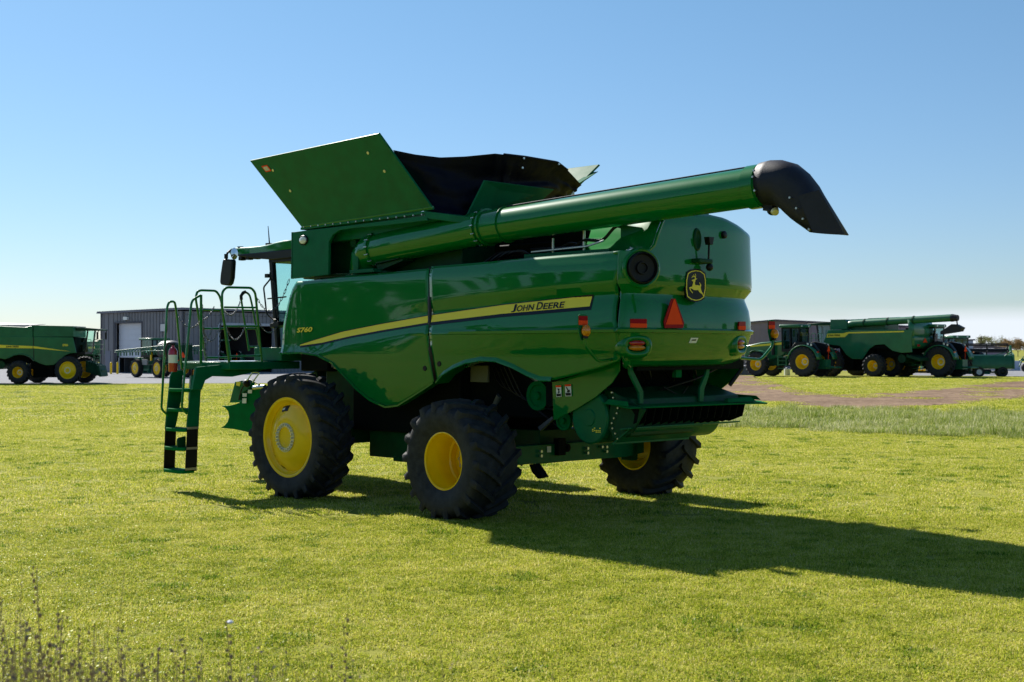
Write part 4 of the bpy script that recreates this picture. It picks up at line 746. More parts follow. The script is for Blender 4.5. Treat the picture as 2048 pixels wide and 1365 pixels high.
wheel('wheel', comb, (-3.57, -2.02, .772), PI+R(-7), 1.64, .78, .76, 'deep', 18)
# ================================================================ ground
def hgt(x, y):
    h_ = .30*np.clip((y-52)/30, 0, 1)**2*(3-2*np.clip((y-52)/30, 0, 1))*np.clip((x-2)/14, 0, 1)
    return h_
def ground_mat(name, cols, s1=.25, s2=6, rough=.95):
    m = bpy.data.materials.new(name); m.use_nodes = True; t = m.node_tree; b = t.nodes['Principled BSDF']; b.inputs['Roughness'].default_value = rough; b.inputs['Specular IOR Level'].default_value = .15
    g = t.nodes.new('ShaderNodeTexCoord')
    def noise(s, d=5, r=.6):
        n = t.nodes.new('ShaderNodeTexNoise'); n.inputs['Scale'].default_value = s; n.inputs['Detail'].default_value = d; n.inputs['Roughness'].default_value = r; t.links.new(g.outputs['Object'], n.inputs['Vector']); return n
    n1 = noise(s1); n2 = noise(s2, 8, .75)
    c1 = t.nodes.new('ShaderNodeValToRGB'); c2 = t.nodes.new('ShaderNodeValToRGB')
    c1.color_ramp.elements[0].color = (*cols[0], 1); c1.color_ramp.elements[1].color = (*cols[1], 1); c1.color_ramp.elements[0].position = .38; c1.color_ramp.elements[1].position = .62
    c2.color_ramp.elements[0].color = (*cols[2], 1); c2.color_ramp.elements[1].color = (*cols[3], 1); c2.color_ramp.elements[0].position = .35; c2.color_ramp.elements[1].position = .65
    mx = t.nodes.new('ShaderNodeMixRGB'); mx.inputs[0].default_value = .5
    t.links.new(n1.outputs['Fac'], c1.inputs[0]); t.links.new(n2.outputs['Fac'], c2.inputs[0]); t.links.new(c1.outputs[0], mx.inputs[1]); t.links.new(c2.outputs[0], mx.inputs[2]); t.links.new(mx.outputs[0], b.inputs['Base Color'])
    bp = t.nodes.new('ShaderNodeBump'); bp.inputs['Strength'].default_value = .6; bp.inputs['Distance'].default_value = .03; t.links.new(n2.outputs['Fac'], bp.inputs['Height']); t.links.new(bp.outputs[0], b.inputs['Normal'])
    return m
G_GR = ground_mat('lawn_soil', [(.20, .22, .018), (.29, .29, .035), (.10, .13, .008), (.40, .36, .08)], .18, 9)
G_GV = ground_mat('gravel', [(.22, .22, .235), (.28, .28, .295), (.13, .13, .14), (.38, .38, .40)], .3, 5)
G_DT = ground_mat('dirt', [(.12, .06, .028), (.25, .155, .09), (.05, .025, .012), (.42, .31, .21)], .35, 3)
def sheet(xs, ys, dz=0):
    X, Y = np.meshgrid(xs, ys); Z = hgt(X, Y)+dz; n, m_ = X.shape; mb = MB()
    mb.v = [tuple(p) for p in np.stack([X, Y, Z], -1).reshape(-1, 3).tolist()]
    mb.f = [(i*m_+j, i*m_+j+1, (i+1)*m_+j+1, (i+1)*m_+j) for i in range(n-1) for j in range(m_-1)]; mb.m = [0]*len(mb.f); return mb
xs = np.concatenate([[-3000, -800, -300, -150], np.linspace(-80, 80, 81), [150, 300, 800, 3000]]); ys = np.concatenate([[-3000, -600, -200, -60, -20], np.linspace(0, 120, 61), [160, 260, 500, 1200, 4000]])
g = sheet(xs, ys).build('ground', G_GR, smooth=60, recalc=False); tag(g, 'mown grass ground', None, kind='structure')
def poly_sheet(name, edge_lo, edge_hi, mm, dz, n=260, k=10, jag=.4, step=1):
    # a sheet between two edges given as lists of (x, y); ragged borders
    rows = []
    lo = sorted(edge_lo); hi = sorted(edge_hi); x0 = lo[0][0]; x1 = lo[-1][0]
    r1 = np.cumsum(RNG.normal(0, .5, n+1)); r1 -= np.convolve(r1, np.ones(25)/25, 'same'); r2 = np.cumsum(RNG.normal(0, .5, n+1)); r2 -= np.convolve(r2, np.ones(25)/25, 'same')
    for i in range(n+1):
        x = x0+(x1-x0)*i/n; a = interp(x, lo)+r1[i]*jag; b = interp(x, hi)+r2[i]*jag
        if b < a+.05: b = a+.05
        row = []
        for j in range(k+1):
            y = a+(b-a)*j/k; row.append((x, y, float(hgt(x, y))+dz))
        rows.append(row)
    o = MB().loft(rows).build(name, mm, smooth=60); return tag(o, None, None, kind='structure')
tag(poly_sheet('gravel_yard', [(-220, 84), (-30, 84.5), (-22, 86), (-10, 86), (2, 87)], [(-220, 190), (2, 190)], G_GV, .012, jag=.25), 'pale grey gravel yard', kind='structure')
tag(poly_sheet('gravel_yard', [(30, 96), (37, 93), (60, 92), (200, 92)], [(30, 190), (200, 190)], G_GV, .012, jag=.2), 'pale grey gravel yard', kind='structure')
TR = [(8.51,80.14),(12.14,88.64),(16.14,100.86),(17.56,95.9),(15.28,76.97),(13.79,62.23),(15.68,60.31),(19.19,64.29),(23.46,69.64),(32.0,81.25),(45.57,92.86)]
TL = [(6.15,57.92),(8.09,59.09),(9.78,59.69),(10.73,56.25),(11.68,52.7),(12.3,48.75),(13.17,47.18),(14.8,49.58),(17.35,52.7),(20.06,55.71),(23.04,58.5),(31.55,64.29)]
def to_fn(pts, lo=True): return pts
# dirt track as a ribbon between its two borders
def ribbon(name, A_, B_, mm, dz, n=220, jag=.25):
    a = resam([(p[0], p[1], 0) for p in A_], n); b = resam([(p[0], p[1], 0) for p in B_], n); rows = []
    ja = RNG.normal(0, jag, n+1); jb = RNG.normal(0, jag, n+1); ja = ja+np.convolve(RNG.normal(0, jag*4, n+1), np.ones(8)/8, 'same'); jb = jb+np.convolve(RNG.normal(0, jag*3, n+1), np.ones(8)/8, 'same')
    for i in range(n+1):
        p = a[i]+Vector((0, ja[i]*1.6, 0)); q = b[i]+Vector((0, jb[i], 0))
        rows.append([(p.x+(q.x-p.x)*t, p.y+(q.y-p.y)*t, float(hgt(p.x+(q.x-p.x)*t, p.y+(q.y-p.y)*t))+dz) for t in [k/12 for k in range(13)]])
    return MB().loft(rows).build(name, mm, smooth=60)
tag(ribbon('dirt_track', TR, TL, G_DT, .016), 'brown dirt track curving across the grass', kind='structure')

# ---------------------------------------------------------------- grass (instanced patches of blades)
def grass_mat(name, ramp, trans=.45):
    m = bpy.data.materials.new(name); m.use_nodes = True; t = m.node_tree; t.nodes.clear()
    o = t.nodes.new('ShaderNodeOutputMaterial'); d = t.nodes.new('ShaderNodeBsdfDiffuse'); tr = t.nodes.new('ShaderNodeBsdfTranslucent'); gl = t.nodes.new('ShaderNodeBsdfGlossy'); mx = t.nodes.new('ShaderNodeMixShader'); m2_ = t.nodes.new('ShaderNodeMixShader')
    gl.inputs['Roughness'].default_value = .35; gl.inputs[0].default_value = (.5, .5, .45, 1)
    at = t.nodes.new('ShaderNodeAttribute'); at.attribute_name = 'tone'
    ge = t.nodes.new('ShaderNodeNewGeometry'); n = t.nodes.new('ShaderNodeTexNoise'); n.inputs['Scale'].default_value = .35; n.inputs['Detail'].default_value = 5; n.inputs['Roughness'].default_value = .65
    t.links.new(ge.outputs['Position'], n.inputs['Vector'])
    ad = t.nodes.new('ShaderNodeMath'); ad.operation = 'MULTIPLY_ADD'; ad.inputs[1].default_value = .72
    mr = t.nodes.new('ShaderNodeMapRange'); mr.inputs[1].default_value = .33; mr.inputs[2].default_value = .67; mr.inputs[3].default_value = 0; mr.inputs[4].default_value = .40
    n3 = t.nodes.new('ShaderNodeTexNoise'); n3.inputs['Scale'].default_value = 3.2; n3.inputs['Detail'].default_value = 3; t.links.new(ge.outputs['Position'], n3.inputs['Vector'])
    av = t.nodes.new('ShaderNodeMath'); av.operation = 'MULTIPLY_ADD'; av.inputs[1].default_value = .45; hv = t.nodes.new('ShaderNodeMath'); hv.operation = 'MULTIPLY'; hv.inputs[1].default_value = .55; t.links.new(n.outputs['Fac'], hv.inputs[0]); t.links.new(n3.outputs['Fac'], av.inputs[0]); t.links.new(hv.outputs[0], av.inputs[2])
    t.links.new(av.outputs[0], mr.inputs[0]); t.links.new(at.outputs['Fac'], ad.inputs[0]); t.links.new(mr.outputs[0], ad.inputs[2])
    c = t.nodes.new('ShaderNodeValToRGB'); t.links.new(ad.outputs[0], c.inputs[0])
    while len(c.color_ramp.elements) < len(ramp): c.color_ramp.elements.new(.5)
    for e, (p, col) in zip(c.color_ramp.elements, ramp): e.position = p; e.color = (*col, 1)
    for s_ in (d, tr): t.links.new(c.outputs[0], s_.inputs[0])
    mx.inputs[0].default_value = trans; m2_.inputs[0].default_value = .025
    t.links.new(d.outputs[0], mx.inputs[1]); t.links.new(tr.outputs[0], mx.inputs[2]); t.links.new(mx.outputs[0], m2_.inputs[1]); t.links.new(gl.outputs[0], m2_.inputs[2]); t.links.new(m2_.outputs[0], o.inputs[0])
    return m
GRASS = grass_mat('grass_blades', [(0, (.05, .11, .004)), (.2, (.17, .25, .012)), (.42, (.48, .53, .042)), (.68, (.73, .66, .15)), (1, (.90, .80, .48))])
WEEDS = grass_mat('long_grass_blades', [(0, (.04, .09, .006)), (.3, (.17, .26, .02)), (.55, (.40, .44, .11)), (.75, (.65, .62, .34)), (1, (.8, .78, .6))])
def patch(name, size, nb, h0, h1, w, mm, seed, clump=0):
    r = np.random.default_rng(seed); vs = []; fs = []; tone = []
    for i in range(nb):
        x, y = r.uniform(-size/2, size/2, 2)
        if clump and r.random() < .6:
            cx, cy = r.integers(0, 3, 2)*size/3-size/3; x = cx+r.normal(0, clump); y = cy+r.normal(0, clump)
        hh = r.uniform(h0, h1); a = r.uniform(0, 2*PI); ln = r.uniform(.2, 1.3)*hh; b = a+r.normal(0, .5)
        ca, sa = math.cos(a), math.sin(a); px, py = -sa*w/2, ca*w/2; n = len(vs); ww = r.uniform(.6, 1.3)
        vs += [(x-px*ww, y-py*ww, 0), (x+px*ww, y+py*ww, 0), (x+px*.7*ww+ca*ln*.4, y+py*.7*ww+sa*ln*.4, hh*.6), (x-px*.7*ww+ca*ln*.4, y-py*.7*ww+sa*ln*.4, hh*.6), (x+ca*ln, y+sa*ln, hh*(.98 if ln < hh*.5 else .85))]
        fs += [(n, n+1, n+2, n+3), (n+3, n+2, n+4)]; tone += [min(1, max(0, r.beta(1.1, 1.5)))]*5
    me = bpy.data.meshes.new(name); me.from_pydata(vs, [], fs); me.materials.append(mm)
    at = me.attributes.new('tone', 'FLOAT', 'POINT'); at.data.foreach_set('value', tone); me.update()
    return bpy.data.objects.new(name, me)
def scatter(name, pts, scl, sclz, sources, mm=None):
    n = len(pts); me = bpy.data.meshes.new(name); me.from_pydata([tuple(p) for p in pts.tolist()], [], [])
    a = me.attributes.new('rotz', 'FLOAT', 'POINT'); a.data.foreach_set('value', RNG.uniform(0, 2*PI, n).tolist())
    a = me.attributes.new('scl', 'FLOAT_VECTOR', 'POINT'); a.data.foreach_set('vector', np.stack([scl, scl, sclz], -1).reshape(-1).tolist())
    a = me.attributes.new('pick', 'INT', 'POINT'); a.data.foreach_set('value', RNG.integers(0, len(sources), n).tolist())
    o = bpy.data.objects.new(name, me); COL.objects.link(o)
    cc = bpy.data.collections.new(name+'_sources')
    for s_ in sources: cc.objects.link(s_)
    t = bpy.data.node_groups.new(name+'_nodes', 'GeometryNodeTree'); t.interface.new_socket('Geometry', in_out='INPUT', socket_type='NodeSocketGeometry'); t.interface.new_socket('Geometry', in_out='OUTPUT', socket_type='NodeSocketGeometry')
    N = t.nodes.new; gi = N('NodeGroupInput'); go = N('NodeGroupOutput'); ip = N('GeometryNodeInstanceOnPoints'); ci = N('GeometryNodeCollectionInfo')
    ci.inputs['Collection'].default_value = cc; ci.inputs['Separate Children'].default_value = True; ci.inputs['Reset Children'].default_value = True
    def attr(nm, ty):
        q = N('GeometryNodeInputNamedAttribute'); q.data_type = ty; q.inputs['Name'].default_value = nm; return q.outputs['Attribute']
    cb_ = N('ShaderNodeCombineXYZ'); t.links.new(attr('rotz', 'FLOAT'), cb_.inputs['Z'])
    t.links.new(gi.outputs[0], ip.inputs['Points']); t.links.new(ci.outputs[0], ip.inputs['Instance']); ip.inputs['Pick Instance'].default_value = True
    t.links.new(attr('pick', 'INT'), ip.inputs['Instance Index']); t.links.new(cb_.outputs[0], ip.inputs['Rotation']); t.links.new(attr('scl', 'FLOAT_VECTOR'), ip.inputs['Scale']); t.links.new(ip.outputs[0], go.inputs[0])
    md = o.modifiers.new('scatter', 'NODES'); md.node_group = t
    return o
def grid_pts(y0, y1, step, wide=1.12, pad=2.5, xmin=None, xmax=None):
    P_ = []; y = y0
    while y < y1:
        hw = .394*y*wide+pad; a = -hw if xmin is None else max(-hw, xmin); b = hw if xmax is None else min(hw, xmax)
        n = int((b-a)/step)
        if n > 0:
            x = a+(np.arange(n)+.5)*(b-a)/n+RNG.uniform(-.4, .4, n)*step; yy = y+RNG.uniform(-.4, .4, n)*step; P_.append(np.stack([x, yy], -1))
        y += step
    P_ = np.concatenate(P_); return np.concatenate([P_, hgt(P_[:, 0], P_[:, 1])[:, None]], 1)
near = [patch('lawn_blades', .34, 430, .010, .036, .0056, GRASS, 100+i, clump=.035) for i in range(7)]
for i in range(7):     # low clover-like leaves between the blades
    o_ = near[i].data; r = np.random.default_rng(700+i); V_ = [tuple(v.co) for v in o_.vertices]; F_ = [tuple(p.vertices) for p in o_.polygons]; T_ = [0.0]*len(V_); o_.attributes['tone'].data.foreach_get('value', T_); T_ = list(T_)
    for k in range(70):
        x, y = r.uniform(-.17, .17, 2); z = r.uniform(.012, .03); a = r.uniform(0, 6.28); s_ = r.uniform(.006, .012); tl = r.uniform(-.4, .4); n = len(V_); tn = r.random()*.6
        V_ += [(x+s_*math.cos(a+j*PI/2), y+s_*math.sin(a+j*PI/2), z+s_*tl*math.cos(j*PI/2)) for j in range(4)]; F_.append((n, n+1, n+2, n+3)); T_ += [tn]*4
    me_ = bpy.data.meshes.new('lawn_blades'); me_.from_pydata(V_, [], F_); me_.materials.append(GRASS); at_ = me_.attributes.new('tone', 'FLOAT', 'POINT'); at_.data.foreach_set('value', T_); near[i].data = me_
mid = [patch('lawn_blades', .7, 700, .012, .038, .010, GRASS, 200+i) for i in range(5)]
far_ = [patch('lawn_blades', 1.6, 850, .018, .05, .022, GRASS, 300+i) for i in range(4)]
def lawn(name, P_, src, label):
    sc = RNG.uniform(.9, 1.15, len(P_)); o = scatter(name, P_, sc, sc*RNG.uniform(.75, 1.25, len(P_)), src); tag(o, label, None, kind='stuff')
lawn('lawn_grass', grid_pts(6.3, 17.5, .255), near, 'short yellow green mown grass in the foreground')
lawn('lawn_grass', grid_pts(17.3, 40, .58, pad=3), mid, 'short mown grass around the large combine')
P_ = grid_pts(39.5, 92, 1.35, pad=4)
ta = [(p[0], p[1]) for p in TR]; tb2 = [(p[0], p[1]) for p in TL]
def in_track(P_):
    # even-odd test against the track polygon
    poly = ta+tb2[::-1]; x, y = P_[:, 0], P_[:, 1]; ins = np.zeros(len(P_), bool); j = len(poly)-1
    for i in range(len(poly)):
        xi, yi = poly[i]; xj, yj = poly[j]; c_ = ((yi > y) != (yj > y)) & (x < (xj-xi)*(y-yi)/((yj-yi) or 1e-9)+xi); ins ^= c_; j = i
    return ins
P_ = P_[~in_track(P_) | (RNG.random(len(P_)) < .10)]; P_ = P_[~((P_[:, 0] < 3) & (P_[:, 1] > 83.2))]
lawn('lawn_grass', P_, far_, 'mown grass stretching away to the gravel yard')
# unmown strip at the right
wd = [patch('long_grass_blades', .9, 420, .05, .26, .012, WEEDS, 400+i, clump=.09) for i in range(5)]
P_ = grid_pts(30.5, 52, .62, pad=4, xmin=3.5)
xx, yy = P_[:, 0], P_[:, 1]; lo = np.interp(xx, [3.5, 6, 9, 12, 15, 20], [41, 38, 35.5, 33, 31, 29]); hi = np.interp(xx, [3.5, 8, 14, 25], [46, 48, 47, 42])
P_ = P_[(yy > lo+RNG.normal(0, .5, len(P_))) & (yy < hi+RNG.normal(0, 1.2, len(P_)))]
o = scatter('long_grass', P_, RNG.uniform(.6, 1.2, len(P_)), np.clip(RNG.lognormal(-.45, .5, len(P_)), .2, 1.5), wd); tag(o, 'strip of longer pale tufted grass beyond the lawn', None, kind='stuff')
P_ = grid_pts(52, 74, 1.1, pad=3, xmin=-26, xmax=-9); P_ = P_[RNG.random(len(P_)) < .22]
o = scatter('long_grass', P_, RNG.uniform(.7, 1.1, len(P_)), RNG.uniform(.3, .7, len(P_)), [patch('long_grass_blades', .9, 300, .05, .2, .014, WEEDS, 440+i, clump=.09) for i in range(3)]); tag(o, 'scattered tufts of longer grass at the left behind the ladder', None, kind='stuff')

GRASSD = grass_mat('broadleaf_clumps', [(0, (.03, .09, .004)), (.4, (.11, .22, .010)), (.7, (.28, .38, .03)), (1, (.6, .58, .2))])
cl = [patch('clump_blades', .26, 150, .018, .055, .009, GRASSD, 500+i, clump=.05) for i in range(4)]
P_ = grid_pts(6.5, 34, .62, pad=2); keep = RNG.random(len(P_)) < (.16+.22*np.sin(P_[:, 0]*.9+1.3*np.sin(P_[:, 1]*.6))**2); P_ = P_[keep]
o = scatter('lawn_clumps', P_, RNG.uniform(.5, 1.5, len(P_)), RNG.uniform(.6, 1.2, len(P_)), cl); tag(o, 'darker green clumps scattered through the mown lawn', None, kind='stuff')
GREEN_MAIN, GREEN2_MAIN = GREEN, GREEN2
GREEN = mat('hazed_green_paint', (.012, .145, .062), .4, coat=.8, coatr=.12, spec=.2, vary=.15, vscale=1.2); GREEN2 = mat('hazed_green_satin', (.014, .13, .062), .5, coat=.4, coatr=.2, spec=.2, vary=.2, vscale=1.5); GREEND = mat('hazed_green_chassis', (.006, .05, .024), .6, spec=.2, vary=.3, vscale=2)  # background greens with distance haze and sky sheen put into the colour
# ================================================================ background machines
def S1(m): return m
def bg_combine(name, loc, rz, label, sc=1, variant='s', tank=True, model=None, cx=0, group='parked combine harvesters'):
    c = empty(name, loc, rz, label, 'combine harvester', group, scale=sc)
    if variant == 's':
        side = [(.20, 3.23), (.45, 2.15), (.0, 2.12), (-.4, 1.95), (-.85, 1.55), (-1.2, 1.30), (-1.75, 1.27), (-2.2, 1.40), (-2.67, 1.62), (-3.1, 1.98), (-3.6, 2.06), (-4.2, 1.95), (-4.7, 1.7), (-5.3, 1.8), (-6.0, 2.02), (-6.0, 3.3)]
        stripe = [((.05, 2.24), (-2.67, 2.62), (-2.67, 2.46)), ((-2.72, 2.62), (-5.5, 2.72), (-5.5, 2.50), (-2.72, 2.46))]
    else:
        side = [(.35, 3.35), (.75, 2.5), (.3, 2.3), (-.6, 2.2), (-1.1, 1.55), (-1.6, 1.25), (-2.4, 1.25), (-2.9, 1.95), (-3.4, 2.25), (-4.1, 2.3), (-4.7, 1.85), (-5.4, 1.7), (-6.2, 1.75), (-6.1, 2.6), (-6.25, 3.3)]
        stripe = [((.42, 3.08), (-.9, 3.1), (-1.2, 3.18), (-5.6, 3.22), (-5.6, 3.14), (-1.3, 3.08), (-1.0, 2.82), (.5, 2.80))]
    for sg in (1, -1):
        p = MB().slab([(u, sg*1.62, z) for u, z in side], (0, -sg*.08, 0)).build('side_panel', GREEN, c, smooth=0, bevel=.02)
        for s_ in stripe: MB().slab([(u, sg*1.624, z) for u, z in s_], (0, sg*.006, 0)).build('yellow_stripe', STRIPEY, p, smooth=0)
        if variant == 's': MB().slab([(u, sg*1.624, z) for u, z in ((-2.64, 3.24), (-2.70, 3.24), (-2.66, 1.62), (-2.60, 1.60))], (0, sg*.004, 0)).build('panel_seal', BLACK, p, smooth=0)
        if variant == 's':
            m = MB(); pts = [(-2.6, 1.60), (-2.9, 1.86), (-3.3, 2.03), (-3.7, 2.06), (-4.1, 2.0), (-4.5, 1.8)]; m.tube([(u, sg*1.64, z) for u, z in pts], .05, 6); m.build('wheel_arch_trim', GREEN2, p)
    txt = MB()
    if variant == 's': vs, fs = text_mesh('JOHN DEERE', .16, .006); txt.add([(-4.65+v[0], -1.636, 2.53+v[1]+.0*v[0]) for v in vs], fs)
    else: vs, fs = text_mesh('JOHN DEERE', .17, .006); txt.add([(.35-v[0]*1.0, 1.636, 2.90+v[1]) for v in vs], fs)
    txt.build('brand_lettering', DECALK, c, smooth=0)
    if model:
        vs, fs = text_mesh(model, .2, .008); MB().add([(-.55+v[0], -1.63, 2.62+v[1]) for v in vs], fs).build('model_number', STRIPEY, c, smooth=0)
    m = MB(); m.box((-5.9, -1.5, 2.0), (.3, 1.5, 3.25)); m.box((-3, -1.1, 1.0), (-.3, 1.1, 2.1)); m.box((-2.9, -1.0, .42), (-.4, 1.0, 1.05)); m.box((-5.6, -1.0, 1.4), (-3.2, 1.0, 2.1)); m.box((-1.6, -1.45, .55), (-1.3, 1.45, 1.3)); m.build('inner_body', DARKIN, c)
    if tank:
        m = MB()
        if variant == 's':
            m.slab([(.2, 1.55, 3.27), (.2, 1.55, 4.02), (-2.7, 1.55, 4.08), (-2.7, 1.55, 3.27)], (0, -3.1, 0)); m.slab([(-2.75, 1.6, 3.2), (-2.75, 1.6, 4.05), (-3.3, 1.6, 3.92), (-6.0, 1.6, 4.05), (-6.15, 1.6, 3.2)], (0, -3.2, 0))
        else:
            m.slab([(.25, 1.5, 3.38), (.25, 1.5, 4.1), (-.9, 1.5, 4.1), (-1.1, 1.5, 3.9), (-1.1, 1.5, 3.38)], (0, -3.0, 0)); m.slab([(-1.1, 1.0, 3.3), (-1.1, 1.0, 4.1), (-3.8, 1.0, 4.15), (-3.8, 1.0, 3.3)], (0, -2.0, 0)); m.slab([(-2.6, 1.2, 4.15), (-5.0, 1.2, 4.2), (-5.0, 1.2, 4.12), (-2.6, 1.2, 4.08)], (0, -2.4, 0))
        m.build('grain_tank', GREEN2, c, bevel=.02, smooth=0)
        if variant == 's': MB().slab([(-2.75, -1.3, 4.08), (-3.35, -1.3, 3.96), (-6, -1.3, 4.09), (-6, 1.3, 4.3), (-3.35, 1.3, 4.2), (-2.75, 1.3, 4.2)], (0, 0, .02)).build('tank_liner', mat('grey_liner', (.07, .08, .10), .6), c)
    rows = []
    for u, v in ((-5.95, 1.62), (-6.25, 1.4), (-6.35, .7), (-6.35, -.7), (-6.25, -1.4), (-5.95, -1.62)):
        rows.append([(u+.12, v*.95, 2.0), (u, v, 2.3), (u, v, 2.75), (u+.07, v*.98, 2.85), (u, v, 3.0), (u+.02, v, 3.5), (u+.12, v*.96, 4.0 if tank else 3.3)])
    rp = MB().loft(rows).build('rear_panel', GREEN, c, solid=.05, smooth=30)
    MB().slab([(-6.38, .1, 2.75), (-6.38, -.22, 2.42), (-6.38, .42, 2.42)], (-.02, 0, 0)).build('slow_vehicle_triangle', REDOR, c, smooth=0)
    for v in (1.0, -1.0): MB().slab([(-6.34, v-.16, 2.3), (-6.34, v+.16, 2.3), (-6.34, v+.16, 2.15), (-6.34, v-.16, 2.15)], (-.05, 0, 0)).build('tail_light', REDL, c, smooth=0)
    m = MB(); m.slab([(-5.6, 1.3, 1.6), (-6.7, 1.5, 1.35), (-6.7, -1.5, 1.35), (-5.6, -1.3, 1.6)], (0, 0, -.2)); m.cyl((-5.2, 1.2, 1.3), (-5.2, -1.2, 1.3), .3, 16); m.build('spreader', GREEND, c)
    # cab
    cb = MB()
    for sg in (1, -1):
        cb.slab([(1.45, sg*.95, 2.15), (1.52, sg*.95, 2.15), (1.75, sg*.95, 3.72), (1.64, sg*.95, 3.72)], (0, -sg*.07, 0)); cb.slab([(.42, sg*.95, 2.15), (.5, sg*.95, 2.15), (.35, sg*.95, 3.72), (.25, sg*.95, 3.72)], (0, -sg*.07, 0))
    cb.box((.3, -.95, 2.05), (1.5, .95, 2.2)); cf = cb.build('cab_frame', BLACK, c); cf.location.x = cx
    m = MB(); m.slab([(.25, 1.0, 3.72), (1.7, 1.0, 3.72), (2.6, .9, 3.72), (2.6, .9, 3.82), (1.4, 1.0, 3.92), (.25, 1.0, 3.96)], (0, -2.0, 0)); m.build('cab_roof', GREEND, cf, bevel=.03)
    m = MB()
    for sg in (1, -1): m.slab([(.5, sg*.93, 2.2), (1.46, sg*.93, 2.2), (1.66, sg*.93, 3.70), (.34, sg*.93, 3.70)], (0, -sg*.01, 0))
    m.build('side_window', GLASS, cf, smooth=0)
    rows = [[(u+.3*math.cos(a), .93*math.sin(a), z) for a in [-PI/2+PI*k/8 for k in range(9)]] for z, u in ((2.2, 1.46), (3.7, 1.66))]; MB().loft(rows).build('windshield', GLASS, cf)
    m = MB(); m.box((.7, -.25, 2.2), (1.1, .25, 2.7)); m.box((.6, -.25, 2.65), (.75, .25, 3.2)); m.box((1.1, -.5, 2.9), (1.25, -.3, 3.15)); m.build('operator_seat', DARKIN, cf)
    for sg in (1, -1):
        m = MB(); m.box((2.5, sg*1.1-.05, 3.1), (2.62, sg*1.1+.05, 3.6)); m.tube([(2.56, sg*1.1, 3.6), (2.7, sg*.95, 3.78)], .03, 6); m.build('side_mirror', BLACK, c).location.x = cx-.1
    m = MB(); m.slab([(1.2, .6, 1.6), (2.1, .6, 1.35), (2.4, .6, .9), (2.35, .6, .45), (1.2, .6, .8)], (0, -1.2, 0)); m.slab([(2.0, .9, 1.3), (2.25, .9, 1.25), (2.45, .9, .5), (2.3, .9, .45)], (0, -1.8, 0))
    for k in range(6): m.box((1.4+.15*k, -.9+.1*k, 1.3), (1.46+.15*k, -.8+.1*k, 1.62-.03*k))
    m.build('feeder_house', GREEND, c, bevel=.02).location.x = cx*.6
    m = MB(); m.box((.4, 1.0, 1.95), (1.9, 1.75, 2.05)); m.build('platform', GREEN2, c).location.x = cx
    m = MB()
    for x in (.8, 1.3, 1.8): m.tube(rounded([(x, 1.75, 2.05), (x, 1.75, 3.1), (x+.35, 1.75, 3.1), (x+.35, 1.75, 2.05)], .1, 3), .022, 6)
    for z in (2.4, 2.75): m.tube([(.8, 1.75, z), (2.15, 1.75, z)], .018, 6)
    m.build('handrail', GREEN, c).location.x = cx
    m = MB()
    for x in (1.3, 1.75): m.box((x, 1.8, .5), (x+.04, 2.0, 2.0))
    for k in range(5): m.box((1.3, 1.8, .5+.32*k), (1.79, 2.0, .54+.32*k))
    m.build('ladder', GREEN2, c).location.x = cx
    if variant == 'x':
        m = MB(); m.tube([(-.6, 1.1, 3.1), (-.9, 1.2, 3.72), (-1.5, 1.25, 3.8), (-9.0, 1.25, 4.08)], .25, 20); au2 = m.build('unloading_auger', GREEN2, c, smooth=60)
        m = MB()
        for t in (.12, .36, .62): p = Vector((-1.5, 1.25, 3.8)).lerp(Vector((-9, 1.25, 4.08)), t); m.lathe([(-.05, .25), (-.05, .29), (.05, .29), (.05, .25)], seg=20); m.xf(discM(p, (1, 0, -.037)), len(m.v)-80)
        m.build('auger_flange', GREEND, au2)
        m = MB(); m.tube([(-8.9, 1.25, 4.07), (-9.35, 1.25, 4.06)], .27, 16, r2=.2); m.slab([(-8.2, 1.5, 2.95), (-8.2, 1.5, 3.15), (-9.0, 1.5, 3.65), (-9.3, 1.5, 3.63), (-9.75, 1.5, 3.4), (-9.6, 1.5, 3.15)], (0, -.5, 0)); m.tube([(-9.3, 1.25, 3.6), (-9.25, 1.25, 3.95)], .05, 6); m.build('discharge_spout', GUNMET, c)
    for sg in (1, -1):
        wheel('wheel', c, (0, sg*1.95, .935 if variant == 's' else 1.0), 0 if sg > 0 else PI, 1.95 if variant == 's' else 2.1, .62, 1.2, 'front', 23)
        wheel('wheel', c, (-3.57, sg*2.0, .79), 0 if sg > 0 else PI, 1.64, .78, .76, 'deep', 18)
    return c
bg_combine('combine_harvester', (-28.75, 85.9, .02), R(1.5), 'green combine cut off by the left frame edge, cab facing right', .885, 's', model='S780', cx=-.62).scale = (.885, .885, .93)
bg_combine('combine_harvester', (-48.6, 137, 0), R(180), 'dark green combine half hidden between the left parked combine and the grey metal shed', .93, 's', tank=False)
x9 = bg_combine('combine_harvester', (24.3, 95.1, .30), R(135.4), 'green combine parked at the right between two tractors, auger over its rear', 1.0, 'x')

